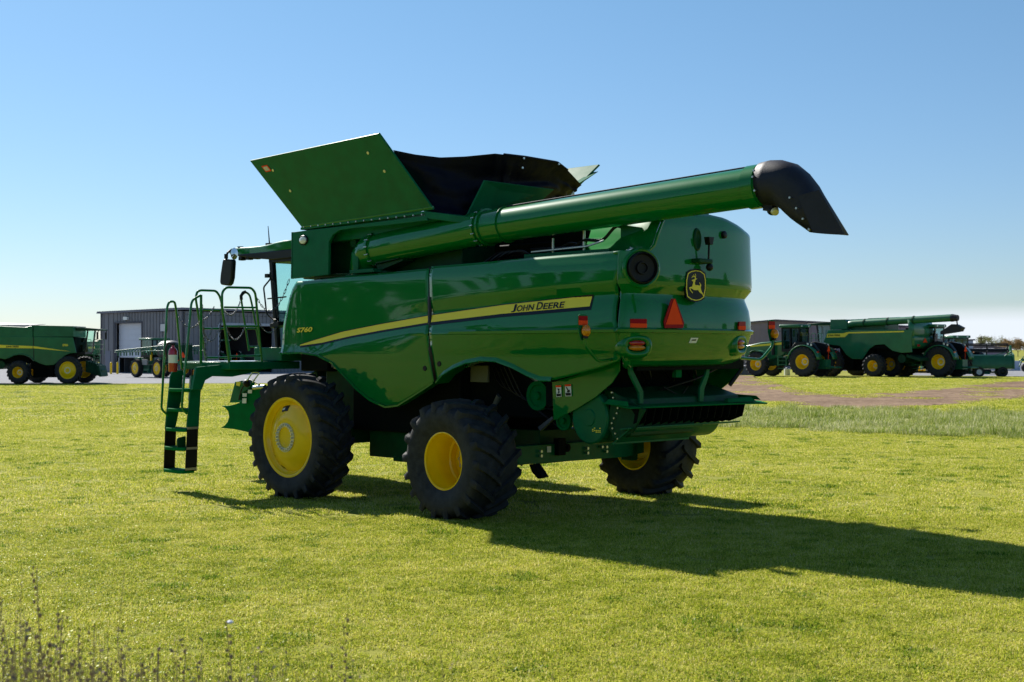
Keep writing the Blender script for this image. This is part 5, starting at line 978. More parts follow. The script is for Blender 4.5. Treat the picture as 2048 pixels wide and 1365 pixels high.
def tractor(name, loc, rz, label, sc=1):
    t = empty(name, loc, rz, label, 'tractor', 'green tractors', scale=sc)
    m = MB(); m.slab([(1.9, .45, 1.5), (1.9, .45, 2.5), (3.8, .42, 2.38), (5.0, .38, 2.15), (5.2, .35, 1.4), (4.9, .38, 1.0), (3.2, .42, 1.1)], (0, -.86, 0)); hd = m.build('hood', GREEN, t, bevel=.06, smooth=50)
    for sg in (1, -1): MB().slab([(2.0, sg*.456, 2.38), (4.7, sg*.43, 2.16), (4.6, sg*.43, 2.06), (2.0, sg*.456, 2.22)], (0, sg*.004, 0)).build('yellow_stripe', STRIPEY, hd, smooth=0)
    m = MB(); m.box((-.4, -.4, .75), (4.6, .4, 1.3)); m.box((3.5, -.9, .7), (3.9, .9, 1.0)); m.box((-.3, -1.0, .85), (.3, 1.0, 1.25)); m.build('chassis', GREEND, t, bevel=.02)
    cf = MB()
    CM = Matrix.Translation((1.05, 0, .42)) @ Matrix.Diagonal((.66, .95, 1, 1))
    for x, y in ((-.55, .75), (.35, .82), (1.35, .75)):
        for sg in (1, -1): cf.slab([(x-.05, sg*y, 1.4), (x+.05, sg*y, 1.4), (x+.05+(.08 if x > 0 else -.05), sg*y*.93, 2.95), (x-.05+(.08 if x > 0 else -.05), sg*y*.93, 2.95)], (0, -sg*.07, 0))
    cf.box((-.6, -.75, 1.3), (1.4, .75, 1.5)); cf.box((-.65, -.72, 2.9), (1.45, .72, 2.98)); cf.xf(CM); cfo = cf.build('cab_frame', BLACK, t)
    m = MB(); m.box((-.75, -.88, 2.97), (1.65, .88, 3.18)); m.xf(CM); m.build('cab_roof', GREEN2, cfo, bevel=.06)
    m = MB()
    for k in (-.6, .45): m.box((-.8, k, 3.02), (-.73, k+.15, 3.12)); 
    for k in (-.7, .55): m.box((1.62, k, 3.02), (1.70, k+.15, 3.12))
    m.xf(CM); m.build('roof_lamps', LAMPG, cfo)
    m = MB()
    for sg in (1, -1): m.slab([(-.5, sg*.73, 1.5), (1.3, sg*.73, 1.5), (1.36, sg*.68, 2.9), (-.55, sg*.68, 2.9)], (0, -sg*.008, 0))
    m.slab([(-.56, .7, 1.7), (-.56, -.7, 1.7), (-.62, -.66, 2.9), (-.62, .66, 2.9)], (.008, 0, 0)); m.slab([(1.36, .7, 1.7), (1.36, -.7, 1.7), (1.42, -.66, 2.9), (1.42, .66, 2.9)], (.008, 0, 0))
    m.xf(CM); m.build('window', GLASSD, cfo, smooth=0)
    m = MB(); m.box((-.1, -.28, 1.5), (.4, .28, 1.95)); m.box((-.2, -.28, 1.9), (-.05, .28, 2.55)); m.cyl((.95, 0, 1.5), (.8, 0, 2.1), .05, 8); m.xf(CM); m.build('operator_seat', DARKIN, cfo)
    m = MB(); m.cyl((2.5, -.62, 1.5), (2.5, -.62, 3.0), .09, 14); m.cyl((2.5, -.62, 3.0), (2.45, -.62, 3.2), .07, 14); m.build('exhaust_stack', BLACK, t)
    m = MB(); m.cyl((2.7, .62, 1.5), (2.7, .62, 3.35), .11, 14); m.build('air_intake_stack', BLACK, t)
    for sg in (1, -1):
        m = MB(); rows = []
        for k in range(13):
            a = R(10+k*13.5); rows.append([(1.16*math.cos(a)*1.0, sg*y_, 1.05+1.14*math.sin(a)) for y_ in (.72, 1.45)])
        m.loft(rows); fe = m.build('rear_fender', GREEN, t, solid=.05)
        m = MB(); m.slab([(x_, sg*1.0, z_) for x_, z_ in ((1.0, 1.35), (1.2, 1.9), (.8, 2.35), (.1, 2.42), (-.6, 2.25), (-1.0, 1.75), (-.6, 1.5))], (0, -sg*.35, 0)); m.build('fender_cover', BLACK, t, bevel=.03)
        m = MB(); m.box((-1.15, sg*1.3-.1, 1.65), (-1.08, sg*1.3+.1, 1.75)); m.build('tail_light', REDL, fe)
        m = MB(); m.cyl((-.55, sg*1.2, 2.12), (-.55, sg*1.2, 2.26), .06, 10); m.cyl((-.3, sg*1.2, 2.18), (-.3, sg*1.2, 2.32), .06, 10); m.build('work_light', LAMPG, fe)
        m = MB(); rows = [[(3.7+.95*math.cos(a), sg*y_, .89+.95*math.sin(a)) for y_ in (.75, 1.3)] for a in [R(50+k*12) for k in range(8)]]; m.loft(rows); m.build('front_fender', GREEN2, t, solid=.03)
        m = MB(); m.tube([(2.0, sg*.75, 3.15), (2.2, sg*1.3, 3.17)], .025, 6); m.box((2.15, sg*1.35-.1, 2.8), (2.21, sg*1.35+.1, 3.3)); m.build('side_mirror', GREEN2, t, bevel=.01)
        m = MB(); m.box((1.35, sg*.8-.15, .75), (1.45, sg*.8+.3, 1.45)); m.box((2.0, sg*.8-.15, .75), (2.1, sg*.8+.3, 1.45))
        for k in range(4): m.box((1.4, sg*.85-.05, .55+.26*k), (2.05, sg*.85+.28, .60+.26*k))
        m.build('steps', GREEN2, t)
        wheel('wheel', t, (0, sg*1.15, 1.05), 0 if sg > 0 else PI, 2.1, .66, .98, 'deep', 22)
        wheel('wheel', t, (3.7, sg*1.05, .86), 0 if sg > 0 else PI, 1.74, .55, .86, 'deep', 20)
    m = MB(); m.box((-1.2, -.35, .55), (-.3, .35, 1.2)); m.tube([(-1.2, .4, .7), (-1.9, .5, .65)], .05, 8); m.tube([(-1.2, -.4, .7), (-1.9, -.5, .65)], .05, 8); m.tube([(-1.8, -.5, .65), (-1.8, .5, .65)], .05, 8); m.build('rear_hitch', GREEN2, t)
    m = MB(); m.slab([(-1.12, -.2, 2.15), (-1.12, .02, 1.75), (-1.12, -.42, 1.75)], (-.02, 0, 0)); m.tube([(-1.1, -.2, 1.2), (-1.1, -.2, 1.9)], .02, 6); m.build('slow_vehicle_triangle', REDOR, t)
    return t
def place(px, Y, rz, lx, ly):     # origin such that the local point (lx, ly) stands on the ray through column px at depth Y
    X = (px-1024)/2600*Y; c, s = math.cos(rz), math.sin(rz); return X-(c*lx-s*ly), Y-(s*lx+c*ly)
rz_ = R(138.4); x_, y_ = place(1608, 91, rz_, 0, 1.2); t1 = tractor('tractor', (x_, y_, .30), rz_, 'green tractor with black fender covers left of the right hand combine', 1.03)
def relabel(o, lab): o['label'] = lab; return o
rz2 = R(134); x_, y_ = place(1880, 90, rz2, 0, 1.2); t2 = copy_tree(t1); t2.location = (x_, y_, .30); t2.rotation_euler = (0, 0, rz2); relabel(t2, 'green tractor half hidden behind the rear of the right hand combine')
rz3 = R(112); x_, y_ = place(1919, 104, rz3, .9, 0); t3 = copy_tree(t1); t3.location = (x_, y_, -.35); t3.rotation_euler = (0, 0, rz3); relabel(t3, 'green tractor whose cab alone shows above the reel of the trailed header')
t4 = copy_tree(t1); t4.location = (-27.6, 126.6, 0); t4.rotation_euler = (0, 0, R(141)); t4.scale = (.9,)*3; relabel(t4, 'green tractor standing in shade inside the open doorway of the grey shed')

# header on its transport trailer
rzh = R(-10); x_, y_ = place(1935, 93, rzh, 0, 0)
hdz = empty('grain_header', (x_, y_, .76), rzh, 'long green grain header with black reel standing on a transport trailer at the right', 'header')
m = MB(); m.slab([(-3, .2, 1.12), (-3, -.35, 1.02), (-3, -.55, .62), (-3, -.5, .12), (-3, .6, .05), (-3, .6, .12), (-3, -.38, .22), (-3, -.4, .62), (-3, -.25, .95), (-3, .2, 1.02)], (6, 0, 0)); m.build('trough', GREEN2, hdz, bevel=.02)
for x in (-3.1, 3.0): MB().slab([(x, -.6, .1), (x, 1.2, .0), (x, 1.3, .5), (x, .9, 1.75), (x, .5, 1.8), (x, .3, 1.3), (x, -.5, 1.1), (x, -.6, .7)], (.1, 0, 0)).build('end_shield', GREEN, hdz, bevel=.02)
m = MB()
for k in range(6):
    a = 2*PI*k/6+.2; m.tube([(-2.9, .5+.5*math.cos(a), 1.4+.5*math.sin(a)), (2.9, .5+.5*math.cos(a), 1.4+.5*math.sin(a))], .045, 6)
    for x in (-2.8, -1.4, 0, 1.4, 2.8): m.tube([(x, .5, 1.4), (x, .5+.5*math.cos(a), 1.4+.5*math.sin(a))], .03, 5)
m.cyl((-2.9, .5, 1.4), (2.9, .5, 1.4), .12, 12); m.build('reel', BLACK, hdz)
m = MB(); m.tube([(2.4, -.3, .95), (2.9, -.4, 1.35)], .04, 6); m.tube([(1.2, -.3, .9), (2.6, -.3, 1.3)], .025, 6); m.build('reel_arm', GREEN, hdz)
MB().box((-.1, -.39, .9), (.15, -.36, .98)).build('red_reflector', REDOR, hdz)
trl = empty('header_trailer', (x_, y_, .28), rzh, 'low dark trailer on white rimmed wheels under the long green header', 'trailer')
m = MB(); m.box((-3.6, -.35, .28), (2.6, -.2, .40)); m.box((-3.6, .3, .28), (2.6, .45, .40)); m.box((1.9, -.5, .26), (2.1, .6, .42)); m.box((-1.2, -.5, .26), (-1.0, .6, .42)); m.build('frame', GREEND, trl)
m = MB()
for x in (-2.2, -1.2, -2.6): m.box((x, -.38, .3+.05*(x > -1.5)), (x+.28, -.36, .38+.05*(x > -1.5)))
m.build('yellow_reflector', YELLOW, trl)
WHITEM = mat('white_rim', (.75, .75, .74), .35)
def small_wheel(par, loc, r=.36, w=.22, rim=WHITEM):
    w_ = empty('wheel', loc, 0, parent=par); m = MB(); m.lathe([(-w/2, r*.55), (-w/2, r*.92), (-w*.38, r), (w*.38, r), (w/2, r*.92), (w/2, r*.55)], seg=28); m.build('tyre', RUBBER, w_)
    m = MB(); m.lathe([(-w*.45, 0), (-w*.4, r*.2), (-w*.25, r*.45), (-w*.5, r*.57), (w*.5, r*.57), (w*.3, 0)], seg=24); m.build('rim', rim, w_)
for x in (.72, 2.3):
    small_wheel(trl, (x, -.45, .36), rim=WHITEM if x < 1 else BLACK); small_wheel(trl, (x, .5, .36), rim=BLACK)
MB().slab([(2.62, -.3, .75), (2.62, -.14, .35), (2.62, -.46, .35)], (.02, 0, 0)).build('slow_vehicle_triangle', REDOR, trl)

# implement at the far right
imp = empty('planter', (38.9, 97, .26), R(5), 'green implement frame with black gauge wheels at the right frame edge', 'farm implement')
m = MB(); m.box((-.9, -.1, 1.1), (3.5, .1, 1.3)); m.box((-.55, -.1, 1.2), (-.2, .1, 2.0)); m.tube(rounded([(-.35, 0, 2.0), (.3, 0, 1.9), (1.2, 0, 1.95), (2.2, 0, 1.4)], .3), .06, 8); m.tube([(-1.1, 0, 1.1), (-.35, 0, 1.8)], .04, 6); m.box((1.6, -.15, .9), (1.9, .15, 2.2)); m.tube([(-.9, 0, 1.1), (-1.2, -.2, .7)], .05, 6); m.build('frame', GREEN2, imp, bevel=.01)
for x in (-.75, 1.4): small_wheel(imp, (x, -.3, .62), .32, .2, BLACK)
m = MB()
for k in range(5): m.box((-.5+.8*k, -.5, .25), (.0+.8*k, .3, .75)); m.cyl((-.25+.8*k, -.55, .22), (-.25+.8*k, -.6, .22), .2, 14)
m.build('row_unit', DARKIN, imp)

# self-propelled sprayer
rzs = R(137); x_, y_ = place(275, 104, rzs, 3.2, 1.3)
spz = empty('crop_sprayer', (x_, y_, 0), rzs, 'green self propelled sprayer with folded boom in front of the white shed door', 'sprayer')
m = MB(); m.box((-1.2, -.45, 1.0), (4.2, .45, 1.35)); m.box((3.6, -.5, 1.35), (5.0, .5, 1.6)); m.box((.1, -1.2, 1.05), (.3, 1.2, 1.25)); m.box((3.1, -1.2, 1.05), (3.3, 1.2, 1.25))
for x in (.0, 3.2):
    for sg in (1, -1): m.box((x-.1, sg*1.1-.1, .6), (x+.3, sg*1.1+.1, 1.6))
m.build('chassis', GREEN2, spz, bevel=.02)
m = MB(); m.box((2.9, -.75, 1.6), (4.6, .75, 2.0)); m.box((2.85, -.75, 2.95), (2.95, .75, 3.0))
for x in (2.9, 4.5):
    for sg in (1, -1): m.box((x, sg*.72-.04, 1.9), (x+.08, sg*.72+.04, 3.0))
cfs = m.build('cab_frame', BLACK, spz); cfs.location.x = -.95
m = MB(); m.box((2.75, -.85, 2.98), (4.75, .85, 3.15)); m.build('cab_roof', GREEN2, cfs, bevel=.05)
m = MB(); 
for sg in (1, -1): m.slab([(2.98, sg*.73, 2.0), (4.5, sg*.73, 2.0), (4.5, sg*.73, 2.95), (2.98, sg*.73, 2.95)], (0, .01, 0))
m.slab([(4.55, .7, 2.0), (4.55, -.7, 2.0), (4.55, -.7, 2.95), (4.55, .7, 2.95)], (.01, 0, 0)); m.build('window', GLASS, cfs, smooth=0)
m = MB()
for x, sy, sz in ((.3, .8, .95), (.95, .85, .95)): m.sphere((x, 0, 2.2), .85, 10, rz=.75, ry=.95)
m.build('solution_tank', mat('worn_tank', (.10, .10, .11), .5, vary=.3), spz)
m = MB(); m.box((-.9, -1.1, 1.3), (-.2, 1.1, 2.6)); m.box((1.6, .8, .7), (2.5, 1.2, 1.0))
for k in range(14): y = -1.1+.17*k; m.tube([(-1.0, y, 1.2+.3*math.sin(k)), (-.9, y+.1, 2.75)], .03, 5)
m.build('rear_mast', GREEND, spz)
m = MB(); m.box((1.9, 1.12, 1.0), (2.6, 1.25, 1.45)); m.build('tool_box', mat('dusty_box', (.30, .29, .28), .6), spz, bevel=.01)
for sg in (1, -1):
    for row_ in (0, .22):
        m = MB(); a = Vector((-1.2, sg*(1.45+row_), 2.15)); b = Vector((6.2, sg*(1.3+row_), 2.0-.0))
        for dz, dy in ((0, 0), (.38, .1), (.0, .2)): m.tube([a+Vector((0, dy*sg, dz)), b+Vector((0, dy*sg*.3, dz*.35))], .035, 6)
        for k in range(16):
            p = a.lerp(b, k/16); q = a.lerp(b, (k+1)/16); f_ = 1-.65*k/16; m.tube([p, q.lerp(p, .5)+Vector((0, .1*sg, .38*f_)), q], .02, 4)
            if k % 2: m.box(p-Vector((.04, .04, .3)), p+Vector((.04, .04, 0)))
        m.build('spray_boom', GREEN2, spz)
m = MB(); m.box((1.2, 1.2, 1.35), (1.35, 1.3, 2.35)); m.build('yellow_post', YELLOW, spz)
MB().slab([(-1.25, 0, 2.05), (-1.25, .28, 1.6), (-1.25, -.28, 1.6)], (-.02, 0, 0)).build('slow_vehicle_triangle', REDOR, spz)
m = MB(); m.box((-1.25, .35, 1.35), (-1.2, .7, 1.42)); m.build('tail_light', REDOR, spz)
for x in (0, 3.2):
    for sg in (1, -1): wheel('wheel', spz, (x+.1, sg*1.3, .74), 0 if sg > 0 else PI, 1.48, .42, .95, 'front', 20)
m = MB(); m.slab([(3.6, 1.25, .3), (4.0, 1.25, .3), (4.3, 1.15, 1.3), (3.9, 1.15, 1.3)], (0, .06, 0)); m.build('ladder', GREEN2, spz)

# ================================================================ buildings
CLAD = mat('grey_steel_cladding', (.21, .205, .215), .6, metal=0, vary=.08, vscale=1.2)
CLADM = mat('mauve_steel_cladding', (.27, .20, .235), .5, vary=.08, vscale=.8)
TRIMD = mat('dark_trim', (.05, .05, .07), .5)
DOORW = mat('white_door_paint', (.66, .68, .74), .45, vary=.05, vscale=1)
INSIDE = mat('shed_interior', (.06, .055, .055), .8)
PALEM = mat('pale_grey_panel', (.42, .44, .50), .5, vary=.08)
def ribbed(segs, origin, ux, nrm_, rib=.45, dep=.06):
    # segs: (t0, t1, z0, z1a, z1b) wall pieces; ribs run upwards
    ux = Vector(ux); nv = Vector(nrm_); o = Vector(origin); m = MB()
    for t0, t1, z0, za, zb in segs:
        f = lambda t: za+(zb-za)*(t-t0)/max(1e-6, t1-t0)
        m.slab([o+ux*t0+Vector((0, 0, z0)), o+ux*t1+Vector((0, 0, z0)), o+ux*t1+Vector((0, 0, zb)), o+ux*t0+Vector((0, 0, za))], -nv*.15)
        n = int((t1-t0)/rib)
        for k in range(n):
            t = t0+(k+.5)*(t1-t0)/n; zt = f(t)-.02
            m.slab([o+ux*(t-.07)+Vector((0, 0, z0+.02)), o+ux*(t+.07)+Vector((0, 0, z0+.02)), o+ux*(t+.07)+Vector((0, 0, zt)), o+ux*(t-.07)+Vector((0, 0, zt))], nv*dep)
    return m
A_, B_ = Vector((-40.1, 127, 0)), Vector((-30.1, 119, 0)); uxa = (B_-A_).normalized(); LA = (B_-A_).length; na = Vector((uxa.y, -uxa.x, 0)); uxb = Vector((-uxa.y, uxa.x, 0)); nb_ = uxa.copy()
def tw(px, o, ux): k = (px-1024)/2600; return (k*o.y-o.x)/(ux.x-k*ux.y)
shed = empty('metal_shed', tuple(B_), 0, 'large grey ribbed steel shed with a white roller door at the left', 'shed'); B0 = Vector(B_)
def rel(m): return m.xf(Matrix.Translation(-B0))
d0, d1 = tw(231, A_, uxa), tw(284, A_, uxa); s0, s1 = tw(211.5, A_, uxa), tw(221, A_, uxa)
HT = 5.75
rel(m := ribbed([(0, s0, 0, HT, HT), (s0, s1, 2.1, HT, HT), (s1, d0, 0, HT, HT), (d0, d1, 4.75, HT, HT), (d1, LA, 0, HT, HT)], A_, uxa, na)); m.build('wall', CLAD, shed, smooth=0)
e0, e1 = tw(437, B_, uxb), tw(545, B_, uxb)
rel(m := ribbed([(0, e0, 0, HT, HT), (e0, e1, 4.6, HT, HT), (e1, 26, 0, HT, HT)], B_, uxb, nb_)); m.build('wall', CLAD, shed, smooth=0)
Cc = B_+uxb*26; Dd = A_+uxb*26
m = MB(); m.slab([Dd, Cc, Cc+Vector((0, 0, HT)), Dd+Vector((0, 0, HT))], uxb*.15); m.slab([A_, Dd, Dd+Vector((0, 0, HT)), A_+Vector((0, 0, HT))], -uxa*.15); rel(m).build('wall', CLAD, shed, smooth=0)
m = MB(); mid_ = (A_+B_)/2; up = Vector((0, 0, 1))
ov = .35; a0 = A_-uxa*ov-uxb*ov+up*(HT-.02); b0_ = B_+uxa*ov-uxb*ov+up*(HT+.12); c0 = Cc+uxa*ov+up*(HT+.12); dd0 = Dd-uxa*ov+up*(HT-.02)
m.slab([a0, b0_, c0, dd0], (0, 0, .12))
n_ = 34
for k in range(n_): p = a0.lerp(b0_, (k+.5)/n_); m.slab([p-uxa*.07-uxb*.03+up*.1, p+uxa*.07-uxb*.03+up*.1, p+uxa*.07+uxb*20+up*.1, p-uxa*.07+uxb*20+up*.1], (0, 0, .10))
rel(m).build('roof', mat('roof_steel', (.16, .16, .20), .45, metal=.2), shed, smooth=0)
def panel(o, ux, n_, t0, t1, z0, z1, off, th=.06): 
    m = MB(); b = o+ux*t0+n_*off; m.slab([b+up*z0, b+ux*(t1-t0)+up*z0, b+ux*(t1-t0)+up*z1, b+up*z1], n_*th); return rel(m)
m = panel(A_, uxa, na, d0, d1, 1.45, 4.75, -.5, .08)
for k in range(6): b = A_+uxa*d0+na*(-.41); z = 1.5+.54*k; mm_ = MB().slab([b+up*z, b+uxa*(d1-d0)+up*z, b+uxa*(d1-d0)+up*(z+.5), b+up*(z+.5)], na*.02); rel(mm_); m.add(mm_.v, mm_.f)
m.build('roller_door', DOORW, shed, smooth=0)
m = panel(A_, uxa, na, d0-.12, d0, 0, 4.8, 0, .1); q_ = panel(A_, uxa, na, d1, d1+.12, 0, 4.8, 0, .1); m.add(q_.v, q_.f); q_ = panel(A_, uxa, na, d0-.12, d1+.12, 4.75, 4.9, .02, .1); m.add(q_.v, q_.f); m.build('door_frame', TRIMD, shed, smooth=0)
panel(A_, uxa, na, d0, d0+.1, 0, 1.45, -.4, .1).build('door_track', WHITE, shed, smooth=0)
panel(A_, uxa, na, s0, s1, 0, 2.1, -.02, .06).build('side_door', mat('grey_door', (.16, .17, .22), .5), shed, smooth=0)
w0, w1 = tw(322, A_, uxa), tw(335, A_, uxa)
wf = panel(A_, uxa, na, w0, w1, 3.85, 4.65, .06, .06).build('window_frame', TRIMD, shed, smooth=0); panel(A_, uxa, na, w0+.08, w1-.05, 3.92, 4.6, .10, .04).build('window_pane', mat('window_glass', (.5, .52, .56), .1, coat=1), shed, smooth=0)
l0 = tw(255, A_, uxa); panel(A_, uxa, na, l0-.3, l0+.3, 5.05, 5.35, .05, .25).build('wall_lamp', LAMPG, shed)
# gable trim, corner trim, second opening with raised door
m = panel(A_, uxa, na, -.05, .12, 0, HT, .07, .03); q_ = panel(A_, uxa, na, LA-.1, LA+.07, 0, HT, .07, .03); m.add(q_.v, q_.f); m.build('corner_trim', TRIMD, shed, smooth=0)
m = panel(B_, uxb, nb_, e0-.15, e0, 0, 4.6, 0, .12); q_ = panel(B_, uxb, nb_, e0, e1, 4.5, 4.75, .03, .12); m.add(q_.v, q_.f); m.build('opening_frame', PALEM, shed, smooth=0)
m = MB(); m.slab([A_+uxa*.5+uxb*9, B_-uxa*.3+uxb*9, B_-uxa*.3+uxb*9+up*5.5, A_+uxa*.5+uxb*9+up*5.5], uxb*.1); m.slab([A_+uxa*3+uxb*.5, A_+uxa*3+uxb*9, A_+uxa*3+uxb*9+up*5.5, A_+uxa*3+uxb*.5+up*5.5], uxa*.1); m.slab([A_+uxb*.3+up*5.4, B_+uxb*.3+up*5.4, Cc-uxb*2+up*5.4, Dd-uxb*2+up*5.4], up*.05); rel(m).build('interior_wall', INSIDE, shed, smooth=0)
for px in (222, 235):
    Y = 117.5; X = (px-1024)/2600*Y; b = empty('bollard', (X, Y, 0), 0, 'yellow bollard %s the white roller door of the grey shed' % ('left of' if px < 230 else 'beside the left jamb of'), 'bollard', 'yellow bollards at the shed door')
    m = MB(); m.cyl((0, 0, 0), (0, 0, 1.0), .10, 16); m.sphere((0, 0, 1.0), .10, 6); m.build('post', YELLOW, b)
gb = empty('grain_cart', (-31.5+.0, 116.8, 0), R(-30), 'small green implement on the gravel under the raised shed door', 'farm implement')
m = MB(); m.slab([(-.5, -.3, .35), (.5, -.3, .35), (.7, -.3, .8), (-.7, -.3, .8)], (0, .6, 0)); m.box((-.4, -.3, .1), (-.3, .3, .4)); m.box((.3, -.3, .1), (.4, .3, .4)); m.build('hopper', GREEN2, gb); gb.location = ((285-1024)/2600*118, 119.5, 0); gb.scale = (.8,)*3
sb = empty('metal_shed', (31, 131, 0), 0, 'wide mauve steel shed with low gable roof behind the right hand machines', 'shed')
segs = [(-8.4, -4.5, .0, 4.75, 5.05), (-4.5, 9, 0, 5.05, 4.45)]
m = ribbed(segs, (0, 0, 0), (1, 0, 0), (0, -1, 0), .5, .05); m.slab([(-8.4, .15, 0), (-8.4, 20, 0), (-8.4, 20, 4.7), (-8.4, .15, 4.7)], (.15, 0, 0)); m.slab([(8.85, .15, 0), (8.85, 20, 0), (8.85, 20, 4.4), (8.85, .15, 4.4)], (.15, 0, 0)); m.build('wall', CLADM, sb, smooth=0)
m = MB(); m.slab([(-8.7, -.3, 4.76), (-4.5, -.3, 5.10), (9.3, -.3, 4.47), (9.3, -.3, 4.62), (-4.5, -.3, 5.26), (-8.7, -.3, 4.90)], (0, 20.6, 0)); m.build('roof', mat('dark_roof_trim', (.10, .07, .10), .5), sb, smooth=0)
for nm, x0, x1, y, zt, lab in (('farm_building', 47.5, 52.5, 148, 3.25, 'low pale grey building with flat roof behind the right hand combine spout'), ('farm_building', 56, 61, 160, 2.85, 'low brown roofed building between the trailed header and the bare trees')):
    fb = empty(nm, ((x0+x1)/2, y, 0), 0, lab, 'building'); w = (x1-x0)/2
    m = MB(); m.box((-w, 0, 0), (w, 6, zt-.5 if y > 150 else zt)); m.build('wall', PALEM if y < 150 else CLADM, fb, smooth=0)
    m = MB()
    if y < 150: m.box((-w-.2, -.2, zt), (w+.2, 6.2, zt+.15))
    else: m.slab([(-w-.3, -.3, zt-.5), (-w*.4, -.3, zt), (w+.3, -.3, zt-.45)], (0, 6.6, 0))
    m.build('roof', mat('brown_roof', (.12, .09, .09), .7) if y > 150 else TRIMD, fb, smooth=0)
for i, (px, w_, lab) in enumerate(((1398, 1.1, 'grey concrete block at the left end of the row beside the dirt'), (1428, 1.2, 'grey concrete block second in the row beside the dirt'), (1460, 1.3, 'grey concrete block second from the tractor in the row'), (1494, 1.3, 'grey concrete block right beside the front wheel of the tractor'))):
    X = (px-1024)/2600*99; b = MB(); b.slab([(-w_/2, -.4, 0), (w_/2, -.4, 0), (w_/2, -.4, .72), (w_*.2, -.4, .72), (w_*.15, -.4, .78), (-w_*.15, -.4, .78), (-w_*.2, -.4, .72), (-w_/2, -.4, .72)], (0, .8, 0)); o = b.build('concrete_block', mat('concrete_%d' % i, (.15, .155, .19), .85, vary=.2), None, bevel=.03); o.location = (X, 99, .26); tag(o, lab, 'concrete block', 'concrete blocks')
pc = empty('storage_container', ((2008-1024)/2600*118, 118, .1), 0, 'low pale blue ribbed container seen under the end of the header', 'container')
m = ribbed([(-1.3, 1.5, .1, 1.1, 1.1)], (0, 0, 0), (1, 0, 0), (0, -1, 0), .22, .04); m.box((-1.3, .16, .1), (1.5, 2, 1.1)); m.build('body', mat('pale_blue_steel', (.5, .55, .66), .5), pc, smooth=0)
jug = MB(); jug.lathe([(0, 0), (0, .22), (.5, .22), (.56, .1), (.6, .08), (.6, 0)], seg=16); jug.xf(Matrix.Rotation(PI/2, 4, 'X')); o = jug.build('plastic_barrel', WHITE, None, smooth=60); o.location = ((1574-1024)/2600*97, 97, .28); tag(o, 'small white barrel on the ground between the wheels of the tractor', 'barrel')

# ================================================================ trees and poles
BARK = mat('bark', (.10, .075, .055), .9, vary=.3, vscale=3)
def leafmat(n, c): return grass_mat(n, [(0, tuple(x*.5 for x in c)), (.5, c), (1, tuple(min(1, x*1.6) for x in c))], .35)
LB = leafmat('autumn_leaves', (.20, .13, .06)); LG = leafmat('thin_olive_leaves', (.16, .16, .05)); LDK = leafmat('dark_green_leaves', (.03, .06, .012))
def tree(loc, H_, wd_, leaf, nleaf, seed, label, group, ls=.3, cat='tree'):
    r = random.Random(seed); t = empty('tree', loc, r.uniform(0, 6), label, cat, group); tr = MB(); lf_ = MB(); tone = []
    tr.tube([(0, 0, 0), (.1, 0, H_*.25), (0, .1, H_*.5)], .16*H_/8, 6, r2=.09*H_/8); tips = []
    def branch(p, d, L_, rad, dep):
        q = p+d*L_; tr.tube([p, p.lerp(q, .5)+Vector((r.uniform(-.1, .1), r.uniform(-.1, .1), r.uniform(-.05, .1)))*L_*.4, q], rad, 4, r2=rad*.4, cap=False)
        if dep == 0: tips.append(q); return
        for k in range(3): branch(p.lerp(q, r.uniform(.5, 1)), (d+Vector((r.gauss(0, .55), r.gauss(0, .55), r.gauss(.1, .35)))).normalized(), L_*.62, rad*.5, dep-1)
        tips.append(q)
    for k in range(7):
        a = r.uniform(0, 2*PI); z0 = H_*r.uniform(.25, .5); branch(Vector((0, 0, z0)), Vector((math.cos(a)*wd_, math.sin(a)*wd_, r.uniform(.5, 1.1))).normalized(), H_*.27, .05*H_/8, 3)
    for i in range(nleaf):
        c = r.choice(tips); p = c+Vector((r.gauss(0, .05), r.gauss(0, .05), r.gauss(0, .05)))*H_; a = Vector((r.gauss(0, 1), r.gauss(0, 1), r.gauss(0, 1))).normalized()*ls*r.uniform(.5, 1); b = a.orthogonal().normalized()*ls*.5
        lf_.add([p-a*.5, p+b*.5, p+a*.5, p-b*.5], [(0, 1, 2, 3)]); tone += [r.random()]*4
    tr.build('trunk', BARK, t); cr = lf_.build('crown', leaf, t, smooth=0, recalc=False); at = cr.data.attributes.new('tone', 'FLOAT', 'POINT'); at.data.foreach_set('value', tone); return t
tree((333.5-52, 890-110, 0), 1, .1, LB, 1, 1, '', None) if False else None
tree(((1893-1024)/2600*300, 300, 0), 6.3, .8, LB, 1300, 5, 'russet autumn tree rising behind the right hand combine spout', None, .35)
labs = ['thin bare tree right of the utility pole', 'sparse olive tree behind the reel of the trailed header', 'thin twiggy tree above the end shield of the header', 'brownish tree near the right frame edge', 'sparse tree behind the implement at the right frame edge', 'thinning tree directly left of the implement arm', 'tree cut off by the right frame edge']
for i, (px, ty, yy, lf2) in enumerate(((1975, 679, 330, LG), (1992, 676, 350, LG), (2008, 681, 340, LB), (2022, 682, 330, LB), (2036, 686, 345, LG), (2050, 684, 330, LB), (2068, 680, 350, LG))):
    H_ = 3.6+(699-ty)/2600*yy; tree(((px-1024)/2600*yy, yy, 0), H_, .95, lf2, 1300, 20+i, labs[i], 'far thin trees at the right', .34)
up_ = empty('utility_pole', ((1962-1024)/2600*300, 300, 0), 0, 'wooden utility pole with crossarm among the bare trees', 'pole')
m = MB(); m.cyl((0, 0, 0), (0, 0, 5.2), .14, 8); m.build('pole', BARK, up_); m = MB(); m.box((-.8, -.06, 4.75), (.8, .06, 4.9)); m.build('crossarm', BARK, up_)
